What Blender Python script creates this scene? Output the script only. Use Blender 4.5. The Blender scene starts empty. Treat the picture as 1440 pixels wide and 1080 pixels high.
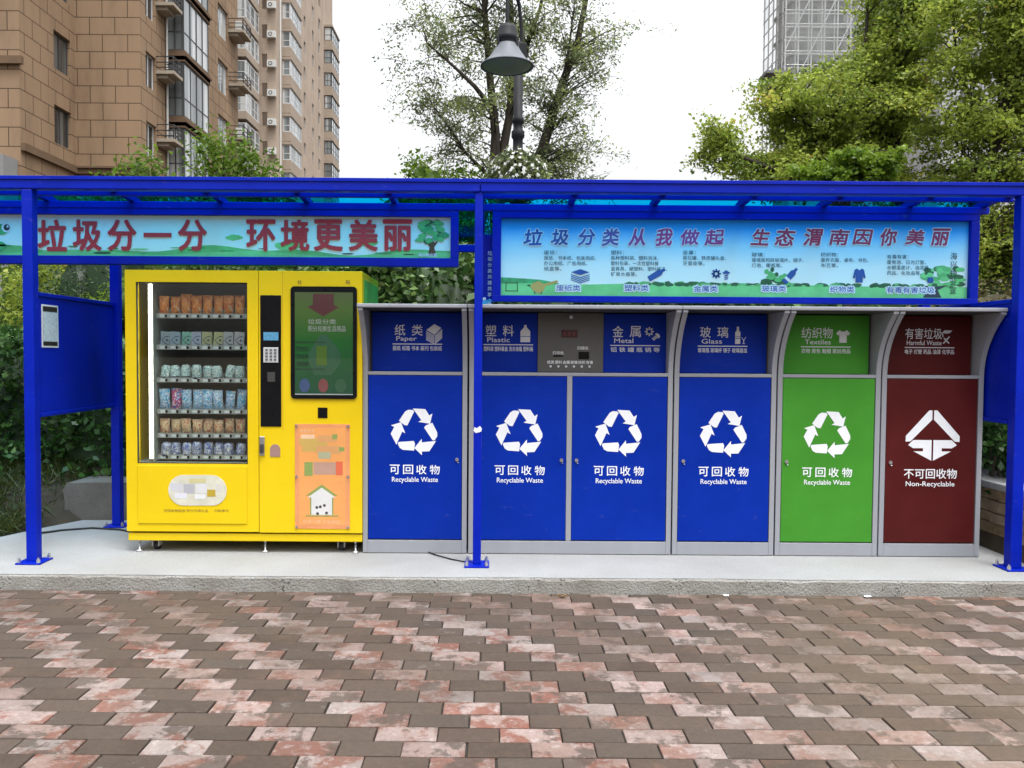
import bpy, bmesh, math, random
import numpy as np
from mathutils import Vector, Matrix
R = math.radians
SC = bpy.context.scene
COL = SC.collection
random.seed(7)

# ---------------------------------------------------------------- camera, world, sun, exposure
FPX, PITCH, ROLL, EYE = 1123.0, R(-2.04), R(0.4), 1.55
cd = bpy.data.cameras.new('camera')
cd.sensor_width = 36.0
cd.lens = 36.0 * FPX / 1440.0
cd.shift_x = 26.0 / 1440.0
cd.clip_start = 0.05
cd.clip_end = 2000.0
cam = bpy.data.objects.new('camera', cd)
COL.objects.link(cam)
cam.matrix_world = Matrix.Translation((0, 0, EYE)) @ Matrix.Rotation(R(90) + PITCH, 4, 'X') @ Matrix.Rotation(ROLL, 4, 'Z')
SC.camera = cam

SUN_EL, SUN_AZ = R(70), R(150)          # high hazy sun behind the camera, over its right shoulder
w = bpy.data.worlds.new('World')
SC.world = w
w.use_nodes = True
nt = w.node_tree
nt.nodes.clear()
sky = nt.nodes.new('ShaderNodeTexSky')
sky.sky_type = 'NISHITA'
sky.sun_disc = False
sky.sun_elevation = SUN_EL
sky.sun_rotation = SUN_AZ
sky.air_density = 1.4
sky.dust_density = 4.0
sky.ozone_density = 1.0
hs = nt.nodes.new('ShaderNodeHueSaturation')   # overcast: the cloud layer takes the blue out of the sky
hs.inputs['Saturation'].default_value = 0.12
bg = nt.nodes.new('ShaderNodeBackground')
bg.inputs['Strength'].default_value = 0.15
wo = nt.nodes.new('ShaderNodeOutputWorld')
nt.links.new(sky.outputs[0], hs.inputs['Color'])
# cloud cover is brightest overhead: scale the sky with the height of the direction looked in
wc = nt.nodes.new('ShaderNodeTexCoord')
ws = nt.nodes.new('ShaderNodeSeparateXYZ')
wr = nt.nodes.new('ShaderNodeMapRange')
wr.inputs['From Min'].default_value = 0.0; wr.inputs['From Max'].default_value = 1.0
wr.inputs['To Min'].default_value = 0.80; wr.inputs['To Max'].default_value = 2.75
wm = nt.nodes.new('ShaderNodeVectorMath'); wm.operation = 'SCALE'
nt.links.new(wc.outputs['Generated'], ws.inputs[0])
nt.links.new(ws.outputs['Z'], wr.inputs['Value'])
nt.links.new(hs.outputs[0], wm.inputs[0])
# ... and its lower reaches are duller on the side behind the camera than beyond the shelter
wy_ = nt.nodes.new('ShaderNodeMapRange')
wy_.inputs['From Min'].default_value = -0.9; wy_.inputs['From Max'].default_value = 0.6
wy_.inputs['To Min'].default_value = 0.30; wy_.inputs['To Max'].default_value = 0.82
nt.links.new(ws.outputs['Y'], wy_.inputs['Value'])
nt.links.new(wy_.outputs[0], wr.inputs['To Min'])
nt.links.new(wr.outputs[0], wm.inputs['Scale'])
nt.links.new(wm.outputs[0], bg.inputs[0])
nt.links.new(bg.outputs[0], wo.inputs[0])
sl = bpy.data.lights.new('sun', 'SUN')
sl.energy = 0.8
sl.angle = R(14)
sl.color = (1.0, 0.965, 0.91)
so = bpy.data.objects.new('sun', sl)
COL.objects.link(so)
sd = Vector((math.sin(SUN_AZ) * math.cos(SUN_EL), math.cos(SUN_AZ) * math.cos(SUN_EL), math.sin(SUN_EL)))
so.rotation_euler = sd.to_track_quat('Z', 'Y').to_euler()
so.location = sd * 60
SC.view_settings.view_transform = 'Standard'
SC.view_settings.look = 'None'
SC.view_settings.gamma = 1.0
SC.view_settings.exposure = 0.52
SC.cycles.transparent_max_bounces = 16
SC.cycles.max_bounces = 8

def at(px, py, Y):
    """the point at distance Y that the photograph shows at pixel (px, py)"""
    a = (px - 694.0) / FPX
    b = -(py - 540.0) / FPX
    x = a * math.cos(ROLL) - b * math.sin(ROLL)
    y = a * math.sin(ROLL) + b * math.cos(ROLL)
    t = R(90) + PITCH
    wy = y * math.cos(t) + math.sin(t)
    wz = y * math.sin(t) - math.cos(t)
    return Vector((x / wy * Y, Y, EYE + wz / wy * Y))

# ---------------------------------------------------------------- mesh and object helpers
ORG = {}

def tag(o, label=None, cat=None, group=None, kind=None):
    if label: o['label'] = label
    if cat: o['category'] = cat
    if group: o['group'] = group
    if kind: o['kind'] = kind
    return o

def thing(name, label, cat, loc, group=None):
    o = bpy.data.objects.new(name, None)
    o.empty_display_size = 0.1
    COL.objects.link(o)
    o.location = loc
    ORG[o] = Vector(loc)
    return tag(o, label, cat, group)

def finish(name, me, mats, parent, origin):
    for m in mats: me.materials.append(m)
    o = bpy.data.objects.new(name, me)
    COL.objects.link(o)
    if parent is not None:
        o.parent = parent
        ORG[o] = ORG[parent]
    else:
        o.location = origin
        ORG[o] = Vector(origin)
    return o

TXT = {}
def text_geo(s, spacing=1.0):
    k = (s, spacing)
    if k not in TXT:
        c = bpy.data.curves.new('t', 'FONT')
        c.body = s
        c.size = 1.0
        c.space_character = spacing
        c.resolution_u = 3
        o = bpy.data.objects.new('t', c)
        COL.objects.link(o)
        dg = bpy.context.evaluated_depsgraph_get()
        me = bpy.data.meshes.new_from_object(o.evaluated_get(dg))
        v = [tuple(p.co) for p in me.vertices]
        f = [tuple(p.vertices) for p in me.polygons]
        bpy.data.objects.remove(o)
        bpy.data.curves.remove(c)
        bpy.data.meshes.remove(me)
        TXT[k] = (v, f)
    return TXT[k]

class MB:
    def __init__(s):
        s.v = []; s.f = []; s.m = []; s.sm = []
    def add(s, vs, fs, m=0, smooth=False):
        b = len(s.v)
        s.v += [tuple(p) for p in vs]
        for f in fs:
            s.f.append(tuple(i + b for i in f)); s.m.append(m); s.sm.append(smooth)
        return s
    def box(s, x0, x1, y0, y1, z0, z1, m=0):
        v = [(x, y, z) for z in (z0, z1) for y in (y0, y1) for x in (x0, x1)]
        return s.add(v, [(0, 2, 3, 1), (4, 5, 7, 6), (0, 1, 5, 4), (2, 6, 7, 3), (0, 4, 6, 2), (1, 3, 7, 5)], m)
    def prism(s, poly, a, b, axis='y', m=0, smooth=False):
        n = len(poly)
        area = sum(poly[i][0] * poly[(i + 1) % n][1] - poly[(i + 1) % n][0] * poly[i][1] for i in range(n))
        if area < 0: poly = poly[::-1]
        if axis == 'y': mk = lambda p, t: (p[0], t, p[1])
        elif axis == 'x':
            mk = lambda p, t: (t, p[0], p[1]); a, b = b, a
        else:
            mk = lambda p, t: (p[0], p[1], t); a, b = b, a
        v = [mk(p, a) for p in poly] + [mk(p, b) for p in poly]
        s.add(v, [tuple(range(n)), tuple(range(2 * n - 1, n - 1, -1))], m)
        s.add(v, [(i, i + n, (i + 1) % n + n, (i + 1) % n) for i in range(n)], m, smooth)
        return s
    def flat(s, poly, y, m=0):
        n = len(poly)
        area = sum(poly[i][0] * poly[(i + 1) % n][1] - poly[(i + 1) % n][0] * poly[i][1] for i in range(n))
        if area < 0: poly = poly[::-1]
        return s.add([(p[0], y, p[1]) for p in poly], [tuple(range(n))], m)
    def rect(s, x0, x1, z0, z1, y, m=0):
        return s.flat([(x0, z0), (x1, z0), (x1, z1), (x0, z1)], y, m)
    def disc(s, cx, cz, r, y, m=0, n=20, rz=None):
        rz = rz or r
        return s.flat([(cx + r * math.cos(2 * math.pi * i / n), cz + rz * math.sin(2 * math.pi * i / n)) for i in range(n)], y, m)
    def tube(s, pts, r, n=8, m=0, cap=True, smooth=True):
        pts = [Vector(p) for p in pts]
        k = len(pts)
        rs = r if isinstance(r, (list, tuple)) else [r] * k
        vs = []
        ref = None
        for i, p in enumerate(pts):
            d = (pts[min(i + 1, k - 1)] - pts[max(i - 1, 0)]).normalized()
            if ref is None: ref = Vector((1, 0, 0)) if abs(d.x) < 0.8 else Vector((0, 1, 0))
            u = (ref - d * ref.dot(d)).normalized(); ref = u
            q = d.cross(u)
            for j in range(n):
                t = 2 * math.pi * j / n
                vs.append(p + (u * math.cos(t) + q * math.sin(t)) * rs[i])
        fs = [(i * n + j, i * n + (j + 1) % n, (i + 1) * n + (j + 1) % n, (i + 1) * n + j) for i in range(k - 1) for j in range(n)]
        s.add(vs, fs, m, smooth)
        if cap: s.add(vs[:n][::-1] + vs[-n:], [tuple(range(n)), tuple(range(n, 2 * n))], m)
        return s
    def lathe(s, prof, c, n=24, m=0, smooth=True):
        c = Vector(c)
        vs = [c + Vector((r * math.cos(2 * math.pi * j / n), r * math.sin(2 * math.pi * j / n), z)) for r, z in prof for j in range(n)]
        fs = [(i * n + j, i * n + (j + 1) % n, (i + 1) * n + (j + 1) % n, (i + 1) * n + j) for i in range(len(prof) - 1) for j in range(n)]
        return s.add(vs, fs, m, smooth)
    def text(s, t, cx, cz, h, y, m=0, off=0.0, w=None, spacing=1.0, shear=0.0, align='c', rot=0.0):
        """lettering of overall height h (and width w) lying flat on the plane y, facing the camera side"""
        v, f = text_geo(t, spacing)
        if not v: return s
        xs = [p[0] for p in v]; ys = [p[1] for p in v]
        x0, x1, y0, y1 = min(xs), max(xs), min(ys), max(ys)
        k = h / (y1 - y0)
        kx = w / (x1 - x0) if w else k
        base = []
        for p in v:
            a = (p[0] - (x0 + x1) / 2) * kx; b = (p[1] - (y0 + y1) / 2) * k
            a += shear * b
            a, b = a * math.cos(rot) - b * math.sin(rot), a * math.sin(rot) + b * math.cos(rot)
            if align == 'l': a += (x1 - x0) * kx / 2
            base.append((cx + a, cz + b))
        st = [(0, 0)]                                # bolder strokes: the same outline laid again, a hair to each side
        if off >= .02: st += [(math.cos(i * math.pi / 4), math.sin(i * math.pi / 4)) for i in range(8)]
        elif off > 0: st += [(1, 0), (-1, 0), (0, 1), (0, -1)]
        for i, (u, w2) in enumerate(st):
            s.add([(a + u * off * k, y - i * 1.5e-5, b + w2 * off * k) for a, b in base], f, m)
        return s
    def build(s, name, mats, parent=None, bevel=0.0, seg=2, origin=None):
        if not isinstance(mats, (list, tuple)): mats = [mats]
        a = np.array(s.v, dtype=float)
        if parent is not None: org = ORG[parent]
        elif origin is not None: org = Vector(origin)
        else:
            lo, hi = a.min(0), a.max(0)
            org = Vector(((lo[0] + hi[0]) / 2, (lo[1] + hi[1]) / 2, lo[2]))
        me = bpy.data.meshes.new(name)
        me.from_pydata((a - np.array(org)).tolist(), [], s.f)
        me.polygons.foreach_set('material_index', s.m)
        me.polygons.foreach_set('use_smooth', s.sm)
        me.update()
        o = finish(name, me, mats, parent, org)
        if bevel:
            b = o.modifiers.new('bevel', 'BEVEL')
            b.width = bevel; b.segments = seg; b.limit_method = 'ANGLE'; b.angle_limit = R(50)
            b.harden_normals = False
        return o

def copy_tree(o, parent=None):
    c = o.copy()
    COL.objects.link(c)
    if parent: c.parent = parent
    for ch in list(o.children): copy_tree(ch, c)
    return c

# ---------------------------------------------------------------- materials
def nodes(name):
    m = bpy.data.materials.new(name)
    m.use_nodes = True
    n = m.node_tree.nodes; l = m.node_tree.links
    return m, n, l, n['Principled BSDF']

def N(n, t, **kw):
    x = n.new(t)
    for k, v in kw.items():
        if hasattr(x, k): setattr(x, k, v)
        else: x.inputs[k.replace('_', ' ')].default_value = v
    return x

def ramp(n, stops):
    r = n.new('ShaderNodeValToRGB')
    e = r.color_ramp.elements
    while len(e) < len(stops): e.new(0.5)
    for i, (p, c) in enumerate(stops):
        e[i].position = p
        e[i].color = (c, c, c, 1) if isinstance(c, (int, float)) else (*c, 1)
    return r

def mat(name, c, rough=0.5, metal=0.0, var=0.06, scale=6.0, bump=0.0, bscale=60.0, spec=0.5, streak=False, emit=None, coat=0.0, scuff=0.0):
    """painted / plain surface: a base colour with slight wear mottling, a roughness map and fine relief"""
    m, n, l, b = nodes(name)
    tc = N(n, 'ShaderNodeTexCoord')
    nz = N(n, 'ShaderNodeTexNoise', Scale=scale, Detail=6.0, Roughness=0.62)
    if streak:
        mp = N(n, 'ShaderNodeMapping'); mp.inputs['Scale'].default_value = (1, 1, 0.12)
        l.new(tc.outputs['Object'], mp.inputs[0]); l.new(mp.outputs[0], nz.inputs['Vector'])
    else: l.new(tc.outputs['Object'], nz.inputs['Vector'])
    lo = tuple(x * (1 - var) for x in c); hi = tuple(min(1, x * (1 + var)) for x in c)
    r = ramp(n, [(0.3, lo), (0.7, hi)])
    l.new(nz.outputs[0], r.inputs[0]); l.new(r.outputs[0], b.inputs['Base Color'])
    rr = ramp(n, [(0.3, max(0, rough - 0.07)), (0.7, min(1, rough + 0.07))])
    l.new(nz.outputs[0], rr.inputs[0]); l.new(rr.outputs[0], b.inputs['Roughness'])
    b.inputs['Metallic'].default_value = metal
    if scuff:                                        # sparse rubbed marks and dust specks
        sm = N(n, 'ShaderNodeMapping'); sm.inputs['Scale'].default_value = (1.0, 1.0, 2.6); sm.inputs['Rotation'].default_value = (0.3, 0.5, 0.2)
        sz = N(n, 'ShaderNodeTexNoise', Scale=7.0, Detail=12.0, Roughness=0.78)
        l.new(tc.outputs['Object'], sm.inputs[0]); l.new(sm.outputs[0], sz.inputs['Vector'])
        sr = ramp(n, [(0.60, 0.0), (0.70, scuff)]); l.new(sz.outputs[0], sr.inputs[0])
        sx_ = N(n, 'ShaderNodeMix', data_type='RGBA'); sx_.inputs['B'].default_value = (0.30, 0.29, 0.28, 1)
        l.new(sr.outputs[0], sx_.inputs['Factor']); l.new(r.outputs[0], sx_.inputs['A']); l.new(sx_.outputs['Result'], b.inputs['Base Color'])
    b.inputs['Specular IOR Level'].default_value = spec
    b.inputs['Coat Weight'].default_value = coat
    if bump:
        n2 = N(n, 'ShaderNodeTexNoise', Scale=bscale, Detail=5.0)
        l.new(tc.outputs['Object'], n2.inputs['Vector'])
        bp = N(n, 'ShaderNodeBump', Strength=bump, Distance=0.01)
        l.new(n2.outputs[0], bp.inputs['Height']); l.new(bp.outputs[0], b.inputs['Normal'])
    if emit:
        b.inputs['Emission Color'].default_value = (*emit[0], 1); b.inputs['Emission Strength'].default_value = emit[1]
    return m

def mat_leaf(name, stops, trans=0.35, rough=0.45):
    m, n, l, b = nodes(name)
    a = N(n, 'ShaderNodeAttribute', attribute_name='tint')
    r = ramp(n, stops)
    l.new(a.outputs['Fac'], r.inputs[0])
    l.new(r.outputs[0], b.inputs['Base Color'])
    b.inputs['Roughness'].default_value = rough
    b.inputs['Specular IOR Level'].default_value = 0.35
    t = N(n, 'ShaderNodeBsdfTranslucent')
    mx = N(n, 'ShaderNodeMixShader'); mx.inputs[0].default_value = trans
    l.new(r.outputs[0], t.inputs[0]); l.new(b.outputs[0], mx.inputs[1]); l.new(t.outputs[0], mx.inputs[2])
    l.new(mx.outputs[0], n['Material Output'].inputs[0])
    return m

def mat_glass(name, tint, gloss=0.12, rough=0.02, fres=True):
    m, n, l, b = nodes(name)
    t = N(n, 'ShaderNodeBsdfTransparent'); t.inputs[0].default_value = (*tint, 1)
    g = N(n, 'ShaderNodeBsdfGlossy'); g.inputs['Roughness'].default_value = rough
    fr = N(n, 'ShaderNodeFresnel', IOR=1.45)
    ad = N(n, 'ShaderNodeMath', operation='ADD'); ad.inputs[1].default_value = gloss - 0.04
    l.new(fr.outputs[0], ad.inputs[0])
    mx = N(n, 'ShaderNodeMixShader')
    mx.inputs[0].default_value = gloss
    if fres: l.new(ad.outputs[0], mx.inputs[0])
    l.new(t.outputs[0], mx.inputs[1]); l.new(g.outputs[0], mx.inputs[2])
    l.new(mx.outputs[0], n['Material Output'].inputs[0])
    return m

def mat_concrete(name, c, dirt, amount=0.5, scale=2.2, pits=0.5, bump=0.5):
    m, n, l, b = nodes(name)
    tc = N(n, 'ShaderNodeTexCoord')
    a = N(n, 'ShaderNodeTexNoise', Scale=scale, Detail=9.0, Roughness=0.65)
    f = N(n, 'ShaderNodeTexNoise', Scale=70.0, Detail=4.0)
    for x in (a, f): l.new(tc.outputs['Object'], x.inputs['Vector'])
    ra = ramp(n, [(0.5 - amount * 0.3, 0.0), (0.5 + 0.25, 1.0)])
    l.new(a.outputs[0], ra.inputs[0])
    m1 = N(n, 'ShaderNodeMix', data_type='RGBA'); m1.inputs['A'].default_value = (*c, 1); m1.inputs['B'].default_value = (*dirt, 1)
    mm = N(n, 'ShaderNodeMath', operation='MULTIPLY'); mm.inputs[1].default_value = amount
    l.new(ra.outputs[0], mm.inputs[0]); l.new(mm.outputs[0], m1.inputs['Factor'])
    m2 = N(n, 'ShaderNodeMix', data_type='RGBA', blend_type='MULTIPLY'); m2.inputs['Factor'].default_value = 1.0
    rf = ramp(n, [(0.3, 0.86), (0.65, 1.0)])
    l.new(f.outputs[0], rf.inputs[0]); l.new(m1.outputs['Result'], m2.inputs['A']); l.new(rf.outputs[0], m2.inputs['B'])
    vo = N(n, 'ShaderNodeTexVoronoi', Scale=55.0); l.new(tc.outputs['Object'], vo.inputs['Vector'])
    n3 = N(n, 'ShaderNodeTexNoise', Scale=7.0, Detail=3.0); l.new(tc.outputs['Object'], n3.inputs['Vector'])
    sm = N(n, 'ShaderNodeMath', operation='SUBTRACT'); l.new(vo.outputs['Distance'], sm.inputs[0])
    rn = ramp(n, [(0.45, 0.0), (0.75, pits)]); l.new(n3.outputs[0], rn.inputs[0]); l.new(rn.outputs[0], sm.inputs[1])
    rp = ramp(n, [(0.0, 0.35), (0.06, 1.0)]); l.new(sm.outputs[0], rp.inputs[0])
    m3 = N(n, 'ShaderNodeMix', data_type='RGBA', blend_type='MULTIPLY'); m3.inputs['Factor'].default_value = 1.0
    l.new(m2.outputs['Result'], m3.inputs['A']); l.new(rp.outputs[0], m3.inputs['B'])
    l.new(m3.outputs['Result'], b.inputs['Base Color'])
    b.inputs['Roughness'].default_value = 0.9
    b.inputs['Specular IOR Level'].default_value = 0.2
    bp = N(n, 'ShaderNodeBump', Strength=bump, Distance=0.01)
    ad = N(n, 'ShaderNodeMath', operation='ADD'); l.new(f.outputs[0], ad.inputs[0]); l.new(rp.outputs[0], ad.inputs[1])
    l.new(ad.outputs[0], bp.inputs['Height']); l.new(bp.outputs[0], b.inputs['Normal'])
    return m

def mat_facade(name, c, line, bw, bh, lw=0.012, var=0.05, thin=0.0):
    """rendered facade scored with joint lines in large running-bond blocks, mapped by which way the wall faces"""
    m, n, l, b = nodes(name)
    tc = N(n, 'ShaderNodeTexCoord'); ge = N(n, 'ShaderNodeNewGeometry')
    sp = N(n, 'ShaderNodeSeparateXYZ'); l.new(ge.outputs['Position'], sp.inputs[0])
    sn = N(n, 'ShaderNodeSeparateXYZ'); l.new(ge.outputs['Normal'], sn.inputs[0])
    ab = N(n, 'ShaderNodeMath', operation='ABSOLUTE'); l.new(sn.outputs['X'], ab.inputs[0])
    gt = N(n, 'ShaderNodeMath', operation='GREATER_THAN'); gt.inputs[1].default_value = 0.7; l.new(ab.outputs[0], gt.inputs[0])
    mu = N(n, 'ShaderNodeMix', data_type='FLOAT')
    l.new(gt.outputs[0], mu.inputs['Factor']); l.new(sp.outputs['X'], mu.inputs['A']); l.new(sp.outputs['Y'], mu.inputs['B'])
    cb = N(n, 'ShaderNodeCombineXYZ'); l.new(mu.outputs['Result'], cb.inputs['X']); l.new(sp.outputs['Z'], cb.inputs['Y'])
    br = N(n, 'ShaderNodeTexBrick')
    br.inputs['Scale'].default_value = 1.0
    br.inputs['Brick Width'].default_value = bw; br.inputs['Row Height'].default_value = bh
    br.inputs['Mortar Size'].default_value = lw; br.inputs['Mortar Smooth'].default_value = 0.1
    br.inputs['Color1'].default_value = (*c, 1); br.inputs['Color2'].default_value = (*[x * (1 - var) for x in c], 1)
    br.inputs['Mortar'].default_value = (*line, 1)
    l.new(cb.outputs[0], br.inputs['Vector'])
    nz = N(n, 'ShaderNodeTexNoise', Scale=0.7, Detail=8.0, Roughness=0.7)
    mp = N(n, 'ShaderNodeMapping'); mp.inputs['Scale'].default_value = (1, 1, 0.25)
    l.new(ge.outputs['Position'], mp.inputs[0]); l.new(mp.outputs[0], nz.inputs['Vector'])
    rn = ramp(n, [(0.3, 0.74), (0.52, 0.98), (0.7, 1.08)]); l.new(nz.outputs[0], rn.inputs[0])
    mx = N(n, 'ShaderNodeMix', data_type='RGBA', blend_type='MULTIPLY'); mx.inputs['Factor'].default_value = 1.0
    l.new(br.outputs['Color'], mx.inputs['A']); l.new(rn.outputs[0], mx.inputs['B'])
    l.new(mx.outputs['Result'], b.inputs['Base Color'])
    b.inputs['Roughness'].default_value = 0.88
    b.inputs['Specular IOR Level'].default_value = 0.25
    return m

M = {}
M['blue'] = mat('blue_steel_paint', (0.0005, 0.013, 0.35), 0.38, var=0.14, scale=3.0, bump=0.04, bscale=90, spec=0.16, scuff=0.22)
M['binblue'] = mat('bin_blue_enamel', (0.0005, 0.022, 0.29), 0.45, var=0.13, scale=2.0, bump=0.10, bscale=5, spec=0.12, scuff=0.16)
M['bingreen'] = mat('bin_green_enamel', (0.05, 0.235, 0.025), 0.45, var=0.12, scale=2.0, bump=0.10, bscale=5, spec=0.12, scuff=0.16)
M['binred'] = mat('bin_maroon_enamel', (0.070, 0.0085, 0.0085), 0.45, var=0.2, scale=2.5, bump=0.03, bscale=25, spec=0.12)
M['grey'] = mat('grey_steel', (0.27, 0.28, 0.31), 0.5, metal=0.0, var=0.09, scale=3.0, streak=True, bump=0.05, bscale=12, spec=0.35, scuff=0.25)
M['darkgrey'] = mat('dark_grey_steel', (0.05, 0.048, 0.046), 0.5, var=0.1, spec=0.3)
M['gap'] = mat('black_gap', (0.006, 0.006, 0.007), 0.8, spec=0.1)
M['white'] = mat('white_vinyl', (0.74, 0.76, 0.80), 0.5, var=0.04, scale=14)
M['softwhite'] = mat('dim_white_vinyl', (0.58, 0.60, 0.64), 0.5, var=0.05, scale=14)  # dimmer copy of the white vinyl
M['yellow'] = mat('yellow_enamel', (0.68, 0.485, 0.008), 0.36, var=0.06, scale=1.6, bump=0.06, bscale=6, spec=0.2, scuff=0.14)
M['black'] = mat('black_plastic', (0.006, 0.006, 0.007), 0.3, var=0.1, spec=0.15)
M['chrome'] = mat('bright_steel', (0.55, 0.55, 0.57), 0.3, metal=0.9, var=0.05)
M['rubber'] = mat('black_rubber', (0.015, 0.015, 0.016), 0.75)
M['silver'] = mat('silver_plastic', (0.5, 0.5, 0.5), 0.4)
M['key'] = mat('key_grey', (0.12, 0.12, 0.13), 0.5)
M['inside'] = mat('machine_interior', (0.30, 0.31, 0.30), 0.55, var=0.1)
M['tray'] = mat('tray_steel', (0.34, 0.35, 0.35), 0.4, metal=0.3)
M['red'] = mat('red_vinyl', (0.58, 0.035, 0.045), 0.5, var=0.05)
M['roofglass'] = mat_glass('blue_polycarbonate', (0.012, 0.68, 0.94), 0.05, 0.12, False)
M['glass'] = mat_glass('machine_glass', (0.90, 0.93, 0.91), 0.07, 0.02, False)
M['clear'] = mat_glass('clear_acrylic', (0.97, 0.97, 0.97), 0.04, 0.02, False)
# ---------------------------------------------------------------- ground, pavers, slab
PT, PF, PB = 0.10, 5.165, 6.86          # slab top, front edge, back edge
g = MB()
g.add([(-500, -300, -0.03), (500, -300, -0.03), (500, 900, -0.03), (-500, 900, -0.03)], [(0, 1, 2, 3)])
M['soil'] = mat('bare_soil', (0.060, 0.047, 0.033), 0.95, var=0.35, scale=4.0, bump=0.9, bscale=22, spec=0.1)
o = g.build('ground', [M['soil']], origin=(0, 0, 0)); tag(o, kind='structure')

# clay and concrete pavers, each one a bevelled block; colours alternate in diagonal stairs
def pavers():
    rng = random.Random(3)
    bw, bh, j = 0.254, 0.1215, 0.0055
    mb = MB(); kind = []; rnd = []
    for r in range(-1, 42):
        y1 = min(5.1 - r * bh, PF - 0.003)
        y0 = 5.1 - (r + 1) * bh
        if y1 < 0.25: break
        xs = -0.476 + 0.121 * (r - 15) + 0.004 * math.sin(r * 1.3)
        for i in range(-48, 48):
            x0 = xs + i * bw; x1 = x0 + bw
            if x0 > 5.8 or x1 < -5.8: continue
            kk = 1 - i % 2
            q = rng.random()
            jx = rng.uniform(-.0025, .0025); h = rng.uniform(-.0022, .0016)
            a0, a1 = x0 + j / 2 + jx + rng.uniform(0, .0015), x1 - j / 2 + jx
            b0, b1 = y0 + j / 2, y1 - j / 2 - rng.uniform(0, .0015)
            c = 0.003
            t1, t2 = rng.uniform(-.001, .001), rng.uniform(-.001, .001)
            v = [(a0, b0, -.02), (a1, b0, -.02), (a1, b1, -.02), (a0, b1, -.02),
                 (a0, b0, h - c), (a1, b0, h - c), (a1, b1, h - c), (a0, b1, h - c),
                 (a0 + c, b0 + c, h + t1), (a1 - c, b0 + c, h + t2), (a1 - c, b1 - c, h + t2), (a0 + c, b1 - c, h + t1)]
            f = [(8, 9, 10, 11)] + [(k + 4, (k + 1) % 4 + 4, (k + 1) % 4 + 8, k + 8) for k in range(4)] + [(k, (k + 1) % 4, (k + 1) % 4 + 4, k + 4) for k in range(4)]
            mb.add(v, f)
            kind += [kk] * len(f); rnd += [q] * len(f)
    m, n, l, b = nodes('clay_pavers')
    ak = N(n, 'ShaderNodeAttribute', attribute_name='kind'); ar = N(n, 'ShaderNodeAttribute', attribute_name='rnd')
    ge = N(n, 'ShaderNodeNewGeometry')
    sx = N(n, 'ShaderNodeSeparateXYZ'); l.new(ge.outputs['Position'], sx.inputs[0])
    # pattern coordinates shifted per block, so that a patch ends at the block's edge
    cb = N(n, 'ShaderNodeCombineXYZ'); mu = N(n, 'ShaderNodeMath', operation='MULTIPLY'); mu.inputs[1].default_value = 57.0
    l.new(ar.outputs['Fac'], mu.inputs[0]); l.new(mu.outputs[0], cb.inputs['Z'])
    va = N(n, 'ShaderNodeVectorMath', operation='ADD'); l.new(ge.outputs['Position'], va.inputs[0]); l.new(cb.outputs[0], va.inputs[1])
    def noise(s, d=5.0, src=va, rough=0.6, dist=0.0):
        x = N(n, 'ShaderNodeTexNoise', Scale=s, Detail=d, Roughness=rough, Distortion=dist); l.new(src.outputs[0] if src is va else src.outputs['Position'], x.inputs['Vector']); return x
    def mixc(a, bb, fac, mode='MIX'):
        x = N(n, 'ShaderNodeMix', data_type='RGBA', blend_type=mode)
        for s, v in (('A', a), ('B', bb)):
            if isinstance(v, tuple): x.inputs[s].default_value = (*v, 1)
            else: l.new(v, x.inputs[s])
        if isinstance(fac, (int, float)): x.inputs['Factor'].default_value = fac
        else: l.new(fac, x.inputs['Factor'])
        return x.outputs['Result']
    def mth(op, a, bb):
        x = N(n, 'ShaderNodeMath', operation=op)
        for i, v in enumerate((a, bb)):
            if isinstance(v, (int, float)): x.inputs[i].default_value = v
            else: l.new(v, x.inputs[i])
        x.use_clamp = True
        return x.outputs[0]
    dr = ramp(n, [(0.0, (0.060, 0.041, 0.030)), (0.5, (0.069, 0.050, 0.038)), (1.0, (0.060, 0.047, 0.038))]); l.new(ar.outputs['Fac'], dr.inputs[0])
    pr = ramp(n, [(0.0, (0.25, 0.172, 0.148)), (0.5, (0.275, 0.210, 0.190)), (1.0, (0.265, 0.228, 0.214))]); l.new(ar.outputs['Fac'], pr.inputs[0])
    tone = N(n, 'ShaderNodeMath', operation='FRACT'); mt = N(n, 'ShaderNodeMath', operation='MULTIPLY'); mt.inputs[1].default_value = 13.7
    l.new(ar.outputs['Fac'], mt.inputs[0]); l.new(mt.outputs[0], tone.inputs[0])
    tr_ = ramp(n, [(0.0, 0.66), (0.5, 0.96), (1.0, 1.10)]); l.new(tone.outputs[0], tr_.inputs[0])
    # red face showing on the pale blocks: a ragged patch on some of them, more on the left side
    n1 = noise(6.0, 8.0, rough=0.68, dist=0.1)
    r1 = ramp(n, [(0.49, 0.0), (0.56, 1.0)]); l.new(n1.outputs[0], r1.inputs[0])
    big = noise(0.45, 2.0, ge)
    rb = ramp(n, [(0.40, 0.0), (0.60, 1.0)]); l.new(big.outputs[0], rb.inputs[0])
    lx = N(n, 'ShaderNodeMapRange'); lx.inputs['From Min'].default_value = 0.6; lx.inputs['From Max'].default_value = -2.2; l.new(sx.outputs['X'], lx.inputs['Value'])
    redamt = mth('MULTIPLY', r1.outputs[0], mth('ADD', mth('MULTIPLY', rb.outputs[0], 0.6), mth('ADD', mth('MULTIPLY', lx.outputs[0], 0.6), 0.3)))
    pale = mixc(pr.outputs[0], (0.165, 0.056, 0.034), mth('MULTIPLY', redamt, 0.9))
    n4 = noise(26.0, 4.0)
    r4 = ramp(n, [(0.56, 0.0), (0.68, 0.55)]); l.new(n4.outputs[0], r4.inputs[0])
    pale = mixc(pale, (0.40, 0.35, 0.33), r4.outputs[0])
    # dark body colour running into part of some pale blocks
    n7 = noise(5.0, 9.0, rough=0.7, dist=0.1)
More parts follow.
